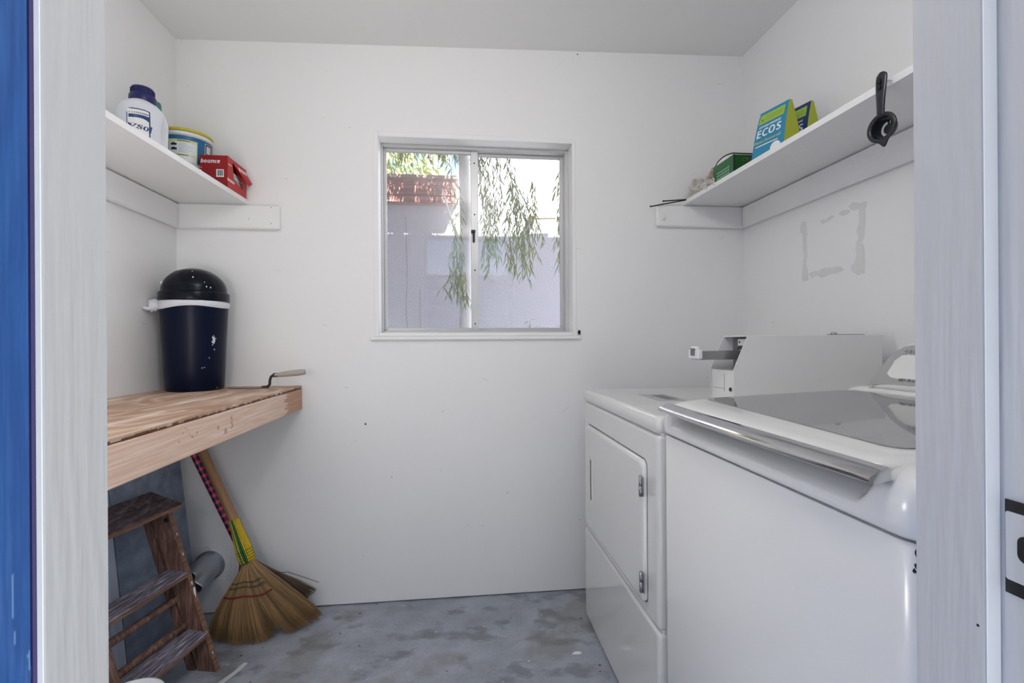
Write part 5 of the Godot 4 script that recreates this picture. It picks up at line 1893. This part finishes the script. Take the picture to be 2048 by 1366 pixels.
# ---------------------------------------------------------------- ladder, folded and leaning back in the corner
func ladder():
	var F := Vector3(-0.848, 0, -1.752)
	var an := deg_to_rad(12.0)
	var u := Vector3(sin(an), 0, -cos(an)); var nn := Vector3(cos(an), 0, sin(an))
	var o := thing("step_ladder", "small dark wooden step ladder with grooved treads, folded and leaning under the counter", "ladder", F)
	var L := func(n: float, h: float, w: float) -> Vector3: return F + nn * n + u * w + Vector3(0, h, 0)
	var wim := wood_image(512, 512, [c8(82, 58, 50), c8(148, 112, 96), c8(164, 130, 114)], 31, 12.0, 1.6, [], true)
	var wm := mat(Color.WHITE, 0.6)
	wm.albedo_texture = tex(wim)
	tri_map(wm, Vector3(5.0, 2.2, 5.0), false)
	# treads: grey-brown, paint worn white in streaks along the grain
	var tim := wood_image(512, 256, [c8(84, 78, 88), c8(164, 158, 176), c8(196, 192, 210)], 32, 14.0, 1.2, [])
	for i in 120:
		var g := rng.randf_range(0.5, 0.8)
		tim.fill_rect(Rect2i(rng.randi_range(0, 500), rng.randi_range(0, 250), rng.randi_range(2, 14), rng.randi_range(1, 2)), Color(g, g, g * 1.03))
	for i in 40: tim.fill_rect(Rect2i(rng.randi_range(0, 505), rng.randi_range(0, 250), rng.randi_range(2, 4), rng.randi_range(2, 4)), Color(0.85, 0.85, 0.86))
	var tm := mat(Color.WHITE, 0.6)
	tm.albedo_texture = tex(tim)
	var edge := mat(Color.WHITE, 0.6)
	edge.albedo_texture = tex(wood_image(512, 64, [c8(104, 74, 58), c8(150, 112, 90), c8(170, 132, 110)], 34, 3.0, 0.6, []))
	tri_map(edge, Vector3(2.6, 12, 2.6), false)
	var slope := -0.325
	var W := -0.30   # width, from the far rail toward the camera
	# a straight piece: corners in (n, h) at both ends, thick in u
	var slab := func(called: String, pts: Array, w0: float, w1: float, m: Material, par: Node3D) -> MeshInstance3D:
		var mb := new_mb(par)
		var poly := PackedVector2Array()
		for p in pts: poly.append(Vector2(p[0], p[1]))
		mb.prism(poly, func(p: Vector2, d: float) -> Vector3: return L.call(p.x, p.y, d), w0, w1)
		return part(par, called, mb.done(), m)
	for s in [0.0, W]:
		var a: float = s; var b: float = s + (0.020 if s == 0.0 else -0.020)
		slab.call("front_rail", [[0.0, 0.0], [-0.068, 0.0], [-0.068 + slope * 0.545, 0.545], [slope * 0.553, 0.553]], a, b, wm, o)
		slab.call("rear_leg", [[-0.078, 0.0], [-0.108, 0.0], [-0.108 + slope * 0.53, 0.53], [-0.078 + slope * 0.53, 0.53]], a, b * 1.0 + (0.001 if s == 0.0 else -0.001), wm, o)
	# bright worn front edge of the far rail
	slab.call("rail_edge", [[0.0008, 0.002], [-0.0005, 0.002], [slope * 0.55 - 0.0005, 0.55], [slope * 0.55 + 0.0008, 0.55]], 0.0005, 0.0195, edge, o)
	# treads with five grooves
	for q in [[-0.030, 0.137], [-0.103, 0.343]]:
		var n0: float = q[0] + 0.004; var h0: float = q[1]
		var d := 0.074
		var rise := 0.009
		var poly := PackedVector2Array()
		poly.append(Vector2(n0, h0 - 0.015)); poly.append(Vector2(n0, h0 - 0.002)); poly.append(Vector2(n0 - 0.002, h0))
		for k in 6:
			var t0 := (k + 0.75) / 6.6; var t1 := t0 + 0.04; var t2 := t0 + 0.08
			poly.append(Vector2(n0 - d * t0, h0 + rise * t0)); poly.append(Vector2(n0 - d * t1, h0 + rise * t1 - 0.005)); poly.append(Vector2(n0 - d * t2, h0 + rise * t2))
		poly.append(Vector2(n0 - d, h0 + rise)); poly.append(Vector2(n0 - d, h0 + rise - 0.015))
		var mb := new_mb(o)
		var tri2 := Geometry2D.triangulate_polygon(poly)
		var nseg := poly.size()
		for i in nseg:
			var a := poly[i]; var b := poly[(i + 1) % nseg]
			var e := (b - a).normalized()
			var out := nn * -e.y + Vector3.UP * e.x
			out = -out
			var c2 := Vector2(n0 - d * 0.5, h0 - 0.004)
			var m2 := (a + b) * 0.5 - c2
			if (nn * m2.x + Vector3.UP * m2.y).dot(out) < 0.0 and i < 2: out = -out
			if i >= 2 and i < nseg - 2: out = Vector3.UP * 1.0 + nn * 0.1
			if i == nseg - 2: out = -nn
			if i == nseg - 1: out = Vector3.DOWN
			var v0 := float(i) / nseg; var v1 := float(i + 1) / nseg
			mb.quad(L.call(a.x, a.y, -0.001), L.call(b.x, b.y, -0.001), L.call(b.x, b.y, W + 0.001), L.call(a.x, a.y, W + 0.001), out, Vector2(0, v0), Vector2(0, v1), Vector2(1, v1), Vector2(1, v0))
		var tr := part(o, "tread", mb.done(), tm)
		slab.call("tread_nose", [[n0 + 0.0008, h0 - 0.0145], [n0 - 0.0006, h0 - 0.0145], [n0 - 0.0006, h0 - 0.003], [n0 + 0.0008, h0 - 0.003]], -0.001, W + 0.001, edge, tr)
	# cap: two boards
	for q in [[-0.146, 0.5575, 0.063], [-0.216, 0.579, 0.054]]:
		var n0: float = q[0]; var h0: float = q[1]; var d: float = q[2]
		var cm := slab.call("cap_board", [[n0, h0], [n0 + 0.001, h0 + 0.012], [n0 - 0.002, h0 + 0.0155], [n0 - d + 0.002, h0 + 0.0155 + d * 0.30], [n0 - d, h0 + 0.012 + d * 0.30], [n0 - d, h0 + d * 0.30]], 0.028, W - 0.028, tm2(tim), o) as MeshInstance3D
		if h0 < 0.56:
			slab.call("board_nose", [[n0 + 0.0018, h0 + 0.001], [n0 - 0.0004, h0 + 0.001], [n0 + 0.0004, h0 + 0.0125], [n0 + 0.0022, h0 + 0.0125]], 0.027, W - 0.027, edge, cm)
	# rear cross bars
	for q in [[-0.150, 0.245], [-0.125, 0.150]]:
		var mb := new_mb(o)
		mb.tube([L.call(q[0], q[1], 0.002), L.call(q[0], q[1], W * 0.5), L.call(q[0], q[1], W - 0.002)], 0.0125, 12)
		part(o, "cross_bar", mb.done(), wm)
	var mb := new_mb(o)
	mb.lathe(L.call(-0.182, 0.522, -0.0005), [[0.0, 0.0], [0.008, 0.0], [0.0075, 0.002], [0.003, 0.004], [0.0, 0.004]], 14, Basis(u.cross(Vector3.UP), -u, Vector3.UP))
	part(o, "bolt", mb.done(), M.black)
	# dribbles of white paint on the far rail's edge and tread
	for q in [[0.27, 0.006, 0.016], [0.30, 0.004, 0.006], [0.47, 0.003, 0.004], [0.13, 0.003, 0.004], [0.06, 0.003, 0.004], [0.40, 0.003, 0.005]]:
		mb = new_mb(o)
		var h: float = q[0]
		var pts := [L.call(slope * h + 0.001, h + q[2], 0.009), L.call(slope * (h) + 0.0012, h, 0.010), L.call(slope * (h - q[2]) + 0.001, h - q[2] * 1.2, 0.010)]
		mb.tube(pts, [q[1] * 0.5, q[1] * 0.6, q[1] * 0.25], 7)
		part(o, "paint_drip", mb.done(), M.white)

func tm2(im: Image) -> StandardMaterial3D:
	if not M.has("cap_wood"):
		var c: Image = im.duplicate()
		for y in c.get_height():
			for x in c.get_width():
				var p := c.get_pixel(x, y)
				c.set_pixel(x, y, Color(p.r * 0.72, p.g * 0.66, p.b * 0.64))
		var m := mat(Color.WHITE, 0.55)
		m.albedo_texture = tex(c)
		tri_map(m, Vector3(3.2, 3.2, 3.2), false)
		var t := c.duplicate() as Image
		t.rotate_90(CLOCKWISE)
		m.albedo_texture = tex(t)
		M.cap_wood = m
	return M.cap_wood

func panel_and_duct():
	# a dark board propped against the left wall, tilted in its own plane
	var o := thing("leaning_panel", "dark blue-grey painted board leaning on the left wall behind the step ladder", "board", Vector3(-1.165, 0, -1.95))
	var dk := mat(c8(146, 160, 182), 0.5)
	tri_map(dk, Vector3.ONE * 2.0)
	var im := Image.create(512, 512, false, Image.FORMAT_RGB8)
	im.fill(Color.WHITE)
	for i in 60: im.fill_rect(Rect2i(rng.randi_range(0, 508), rng.randi_range(0, 508), rng.randi_range(1, 2), 1), Color(2, 2, 2))
	var n := FastNoiseLite.new(); n.seed = 71; n.frequency = 0.012
	for y in 512:
		for x in 512:
			var v := 0.86 + 0.16 * n.get_noise_2d(x, y) + 0.06 * n.get_noise_2d(x * 10.0, y * 10.0)
			im.set_pixel(x, y, Color(v, v, v))
	for i in 50:
		im.fill_rect(Rect2i(rng.randi_range(0, 508), rng.randi_range(0, 508), rng.randi_range(1, 2), rng.randi_range(1, 2)), Color(1, 1, 1))
	dk.albedo_texture = tex(im)
	var quadp := PackedVector2Array([Vector2(-2.122, 0.0), Vector2(-2.045, 0.845), Vector2(-1.685, 0.845), Vector2(-1.800, 0.0)])
	var mb := new_mb(o)
	mb.prism(quadp, func(p: Vector2, d: float) -> Vector3: return Vector3(LEFT + 0.004 + d + 0.01 * p.y + (0.062 - 0.055 * p.y) * clampf((-1.80 - p.x) / 0.3, 0.0, 1.1), p.y, p.x), 0.0, 0.012)
	part(o, "board", mb.done(), dk)
	var o2 := thing("pale_strip", "narrow pale blue strip of board standing beside the dark leaning board", "board", Vector3(-1.165, 0, -1.70))
	mb = new_mb(o2)
	mb.prism(PackedVector2Array([Vector2(-1.794, 0.0), Vector2(-1.705, 0.66), Vector2(-1.672, 0.66), Vector2(-1.760, 0.0)]), func(p: Vector2, d: float) -> Vector3: return Vector3(LEFT + 0.002 + d, p.y, p.x), 0.0, 0.016)
	part(o2, "strip", mb.done(), mat(c8(196, 206, 224), 0.5))
	# vent duct stub out of the back wall, its open end dented
	var dct := thing("vent_duct", "dented galvanised metal duct stub coming out of the back wall", "duct", Vector3(-1.05, 0.205, BACK + 0.08))
	var c := Vector3(-1.052, 0.207, BACK)
	var gal := mat(c8(176, 182, 190), 0.34, 0.7)
	add_normal(gal, noise_tex(0.02, 44, 3.0, 256), 0.5)
	tri_map(gal, Vector3.ONE * 6.0)
	mb = new_mb(dct)
	mb.smooth(true)
	var rings := []
	for side in 2:
		for i in 15:
			var t: float = i / 14.0 if side == 0 else 1.0 - i / 14.0
			var z: float = BACK + 0.001 + 0.17 * t
			var r := []
			for k in 40:
				var a := TAU * k / 40.0
				var rad := 0.052 if side == 0 else 0.0508
				# creased in toward the mouth
				var dent := 0.016 * smooth01(0.45, 1.0, t) * exp(-pow((a - 0.5) / 0.5, 2.0)) + 0.009 * smooth01(0.3, 0.9, t) * exp(-pow((a - 1.9) / 0.25, 2.0)) + 0.006 * smooth01(0.6, 1.0, t) * sin(a * 5.0)
				rad -= dent
				r.append(Vector3(c.x + cos(a) * rad, c.y + sin(a) * rad, z))
			rings.append(r)
	mb.loft(rings, true, false, false)
	part(dct, "tube", mb.done(), gal)
	mb = new_mb(dct)
	mb.tube([c + Vector3(-0.008, 0.0522, 0.0), c + Vector3(-0.008, 0.0522, 0.06), c + Vector3(-0.008, 0.052, 0.10)], 0.0016, 6)
	part(dct, "seam", mb.done(), gal)
	mb = new_mb(dct)
	rings = []
	for q in [[0.053, 0.0], [0.061, 0.0], [0.061, 0.003], [0.053, 0.004]]:
		var r := []
		for k in 40: r.append(c + Vector3(cos(TAU * k / 40) * q[0], sin(TAU * k / 40) * q[0], q[1]))
		rings.append(r)
	mb.loft(rings, true, false, false)
	part(dct, "collar", mb.done(), gal)

# ---------------------------------------------------------------- brooms
func brooms():
	var gn := func() -> float: return rng.randf_range(0.65, 1.25)
	# rear broom: plaid handle, dark bristles spread along the wall
	var b := Vector3(-0.80, 0.0, -2.06)
	var o := thing("broom", "dark bristled fan broom with a red plaid wrapped handle, behind the straw broom", "broom", b)
	var neck := Vector3(-0.897, 0.275, -2.072)
	var htop := Vector3(-1.150, 0.815, -2.090)
	var im := Image.create(64, 512, false, Image.FORMAT_RGB8)
	im.fill(c8(196, 52, 84))
	for k in 20:
		im.fill_rect(Rect2i(0, k * 26, 64, 12), c8(34, 22, 52))
		im.fill_rect(Rect2i(0, k * 26 + 5, 64, 2), c8(60, 74, 150))
		im.fill_rect(Rect2i(0, k * 26 + 18, 64, 2), c8(220, 110, 140))
	for k in 4:
		for y in 512:
			for x in range(k * 16, k * 16 + 4):
				im.set_pixel(x, y, im.get_pixel(x, y).lerp(c8(24, 16, 40), 0.4))
		im.fill_rect(Rect2i(k * 16 + 9, 0, 1, 512), c8(190, 70, 90))
	var pm := mat(Color.WHITE, 0.3)
	pm.albedo_texture = tex(im)
	var mb := new_mb(o)
	mb.smooth(true)
	var ax := (htop - neck).normalized()
	var sx := ax.cross(Vector3.BACK).normalized(); var sz := sx.cross(ax)
	var rings := []
	for i in 2:
		var r := []
		for k in 21:
			var a := TAU * k / 20.0
			r.append(neck.lerp(htop, i) + (sx * cos(a) + sz * sin(a)) * 0.0135)
		rings.append(r)
	mb.loft(rings, false, true, true, true)
	part(o, "handle", mb.done(), pm, "red and navy plaid wrapped handle")
	var list := []
	var fan2 := func(s: float, t: float) -> Vector3:
		var tip := Vector3(lerpf(-0.945, -0.600, pow((s + 1.0) * 0.5, 0.9)), 0.004 + 0.100 * pow(maxf(s, 0.0), 1.6), -2.062 - 0.008 * s)
		var st := neck + sx * s * 0.012
		return bez(st, st - ax * 0.06 + Vector3(s * 0.02, 0, 0), tip + Vector3(-0.10 * maxf(s, 0.0) + 0.03 * maxf(-s, 0.0), 0.085 - 0.03 * maxf(s, 0.0), 0), tip, t)
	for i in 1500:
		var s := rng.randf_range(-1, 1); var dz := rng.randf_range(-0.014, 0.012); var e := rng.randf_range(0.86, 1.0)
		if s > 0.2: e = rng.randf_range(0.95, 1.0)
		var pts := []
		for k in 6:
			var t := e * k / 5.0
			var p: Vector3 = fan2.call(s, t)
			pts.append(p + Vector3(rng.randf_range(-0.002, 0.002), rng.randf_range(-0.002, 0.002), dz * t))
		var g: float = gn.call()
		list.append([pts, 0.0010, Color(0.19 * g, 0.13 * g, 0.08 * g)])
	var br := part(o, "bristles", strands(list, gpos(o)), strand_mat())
	br.set_meta("kind", "stuff")
	for t in [0.40, 0.46]:
		mb = new_mb(o)
		var pts := []
		for k in 21: pts.append(fan2.call(lerpf(-1.0, 1.02, k / 20.0), t) + Vector3(0, 0, 0.014 * t + 0.003))
		mb.tube(pts, 0.0022, 5)
		part(o, "stitching", mb.done(), mat(c8(150, 40, 60), 0.6), "red stitching")
	mb = new_mb(o)
	mb.tube([Vector3(-0.765, 0.190, -2.06), Vector3(-0.71, 0.196, -2.05), Vector3(-0.65, 0.178, -2.04), Vector3(-0.585, 0.150, -2.04)], 0.0012, 5)
	part(o, "stray_straw", mb.done(), mat(c8(90, 74, 62), 0.7))
	# front broom: bamboo handle, yellow and green binding, straw fan
	o = thing("broom", "golden straw fan broom with a bare cane handle and yellow and green binding, in front", "broom", Vector3(-0.78, 0, -1.93))
	var nk := Vector3(-0.838, 0.272, -1.985)
	var wt := Vector3(-0.905, 0.432, -2.02)
	var top := Vector3(-1.122, 0.838, -2.098)
	mb = new_mb(o)
	var hp := []; var hr := []
	for k in 9:
		hp.append(wt.lerp(top, k / 8.0)); hr.append(0.0175 - 0.0025 * k / 8.0 + (0.0006 if k in [3, 6] else 0.0))
	mb.tube(hp, hr, 18)
	var cm := mat(c8(168, 128, 88), 0.45)
	tri_map(cm, Vector3(9, 1.5, 9), false)
	add_normal(cm, M.grain_n, 0.25)
	part(o, "handle", mb.done(), cm, "smooth tan cane handle")
	# binding: strips of yellow and green laid along, swelling to the neck
	var dir := (nk - wt).normalized()
	var bx := dir.cross(Vector3.BACK).normalized(); var bz := bx.cross(dir)
	if bx.x > 0.0: bx = -bx
	var ylw := mat(c8(222, 186, 24), 0.38); var grn := mat(c8(14, 112, 62), 0.38)
	var N := 26
	for k in N:
		var a0 := TAU * k / N; var a1 := TAU * (k + 1) / N - 0.02
		mb = new_mb(o)
		mb.smooth(true)
		rings = []
		for i in 9:
			var t := i / 8.0
			var rad := lerpf(0.0185, 0.027, smooth01(0.1, 0.75, t)) - 0.0035 * smooth01(0.85, 1.0, t)
			var tw := t * 0.35
			var c := wt.lerp(nk, t)
			var r := []
			for q in [[a0, 0.0], [lerpf(a0, a1, 0.5), 0.0012], [a1, 0.0], [lerpf(a0, a1, 0.5), -0.003]]:
				r.append(c + (bx * cos(q[0] + tw) * 1.12 + bz * sin(q[0] + tw) * 0.9) * (rad + q[1]))
			rings.append(r)
		mb.loft(rings)
		var ang := fposmod(a0, TAU)
		# bx points left: the left third is green with a yellow edge
		var side := cos(ang)
		var m: StandardMaterial3D = ylw
		if side > 0.0 and side < 0.76: m = grn
		if k % 9 == 4: m = grn if m == ylw else ylw
		part(o, "binding_strip", mb.done(), m)
	for i in 5:
		mb = new_mb(o)
		var t := 0.72 + i * 0.062
		var c := wt.lerp(nk, t)
		var rad := 0.0278 - 0.0035 * smooth01(0.85, 1.0, t)
		var pts := []
		for k in 29:
			var a := TAU * k / 28.0
			pts.append(c + (bx * cos(a) * 1.12 + bz * sin(a) * 0.9) * (rad + 0.0006) + dir * 0.003 * sin(a))
		mb.tube(pts, 0.0011, 5)
		part(o, "binding_cord", mb.done(), mat(c8(24, 70, 40), 0.5))
	# the fan
	var tipf := func(s: float) -> Vector3:
		var pts := [Vector3(-0.962, 0.006, -1.955), Vector3(-0.905, 0.004, -1.925), Vector3(-0.835, 0.003, -1.900), Vector3(-0.765, 0.004, -1.900), Vector3(-0.705, 0.020, -1.925), Vector3(-0.655, 0.010, -1.955), Vector3(-0.610, 0.020, -1.985), Vector3(-0.572, 0.036, -2.010)]
		var f := clampf((s + 1.0) * 0.5, 0.0, 1.0) * (pts.size() - 1)
		var i := mini(int(f), pts.size() - 2)
		return pts[i].lerp(pts[i + 1], f - i)
	var fan := func(s: float, t: float) -> Vector3:
		var tip: Vector3 = tipf.call(s)
		var st := nk + bx * (-s) * 0.022
		var spread := Vector3(0.115 * s + 0.02, -0.120 + 0.02 * absf(s), 0.028)
		var c1 := st + dir * 0.035 + Vector3(0.012 * s, 0, 0)
		var c2 := st + spread + Vector3(0.012, -0.015, 0.0)
		return bez(st, c1, c2, tip, t)
	list = []
	for i in 4200:
		var s := rng.randf_range(-1, 1)
		var cl := floorf((s + 1.0) * 7.0)
		var dz := rng.randf_range(-0.017, 0.015); var e := rng.randf_range(0.90, 1.02)
		if s > 0.10 and s < 0.26: e *= rng.randf_range(0.86, 0.97)
		var curl := Vector3(0.010 * s, 0, 0) + Vector3(rng.randf_range(-0.006, 0.006), 0, rng.randf_range(-0.004, 0.004))
		var pts := []
		for k in 8:
			var t := e * k / 7.0
			var p: Vector3 = fan.call(s, t) + Vector3(0, 0, dz * (0.6 + 0.8 * sin(t * PI) + 0.2 * t)) + curl * t * t
			p.y = maxf(p.y, 0.002)
			pts.append(p)
		var g: float = gn.call() * (0.9 + 0.2 * sin(cl * 2.4))
		list.append([pts, 0.00095, Color(0.43 * g, 0.262 * g, 0.118 * g)])
	br = part(o, "bristles", strands(list, gpos(o)), strand_mat())
	br.set_meta("kind", "stuff")
	# stalk bundles below the binding, paler and thicker
	list = []
	for i in 90:
		var s := lerpf(-0.95, 1.0, i / 89.0)
		var pts := []
		for k in 5: pts.append(fan.call(s, 0.52 * k / 4.0) + Vector3(0, 0, 0.006 + 0.013 * sin(0.52 * k / 4.0 * PI)))
		var g := rng.randf_range(0.8, 1.2)
		list.append([pts, 0.0017, Color(0.46 * g, 0.32 * g, 0.20 * g)])
	br = part(o, "stalks", strands(list, gpos(o)), strand_mat())
	br.set_meta("kind", "stuff")
	for q in [[0.36, 0.0014, c8(40, 66, 44)], [0.43, 0.0014, c8(48, 76, 50)], [0.55, 0.0030, c8(124, 34, 44)]]:
		mb = new_mb(o)
		var pts := []
		for k in 41:
			var s := lerpf(-0.98, 0.75, k / 40.0)
			var t: float = q[0] + 0.012 * sin(s * 6.0) + (0.012 * sin(k * 2.1) if q[0] < 0.5 else 0.0)
			pts.append(fan.call(s, t) + Vector3(0, 0, 0.010 + 0.012 * sin(t * PI) + 0.004))
		mb.tube(pts, q[1], 6)
		part(o, "stitching", mb.done(), mat(q[2], 0.6))

func strand_mat() -> StandardMaterial3D:
	if not M.has("strand"):
		var m := mat(Color.WHITE, 0.55)
		m.vertex_color_use_as_albedo = true
		m.cull_mode = BaseMaterial3D.CULL_DISABLED
		M.strand = m
	return M.strand

# ---------------------------------------------------------------- on the floor
func floor_bits():
	# rim of a white pail at the bottom edge of the picture
	var c := Vector3(-0.868, 0.0, -1.335)
	var film := mat(c8(214, 216, 220), 0.35)
	film.backlight_enabled = true
	film.backlight = Color(0.3, 0.3, 0.3)
	# torn petal of paint and a strip of plastic film
	for s in [["paint_flake", "white teardrop paint flake on the concrete near the dryer", "paint flake", Vector3(0.415, 0.0, -1.70), [[-0.016, 0.004], [-0.004, -0.007], [0.012, -0.010], [0.020, -0.004], [0.019, 0.006], [0.008, 0.010], [-0.004, 0.006]], M.white],
			["plastic_strip", "curled strip of clear white plastic film on the floor by the ladder foot", "plastic film", Vector3(-0.80, 0.0, -1.735), [[0.028, -0.055], [0.044, -0.05], [0.036, -0.02], [0.016, 0.03], [-0.004, 0.075], [-0.03, 0.08], [-0.014, 0.04], [0.012, -0.01]], film]]:
		var at: Vector3 = s[3]
		var poly := PackedVector2Array()
		for p in s[4]: poly.append(Vector2(p[0], p[1]))
		var mb := MB.new(at)
		mb.prism(poly, func(p: Vector2, d: float) -> Vector3: return at + Vector3(p.x, d + 0.002 * sin(p.x * 90.0) * sin(p.y * 60.0) + 0.002, p.y), -0.0015, 0.0)
		solo(s[0], mb.done(), s[5], s[1], s[2], at)
	var o := thing("white_bucket", "white plastic bucket, only the back of its rim showing, in front of the step ladder", "bucket", c)
	var pm := mat(c8(232, 236, 240), 0.3)
	var mb := new_mb(o)
	var r := 0.085
	mb.lathe(c, [[0.0, 0.0], [r * 0.80, 0.0], [r * 0.83, 0.004], [r * 0.94, 0.205], [r, 0.207], [r, 0.216], [r * 0.93, 0.216], [r * 0.80, 0.008], [0.0, 0.008]], 40)
	part(o, "body", mb.done(), pm)
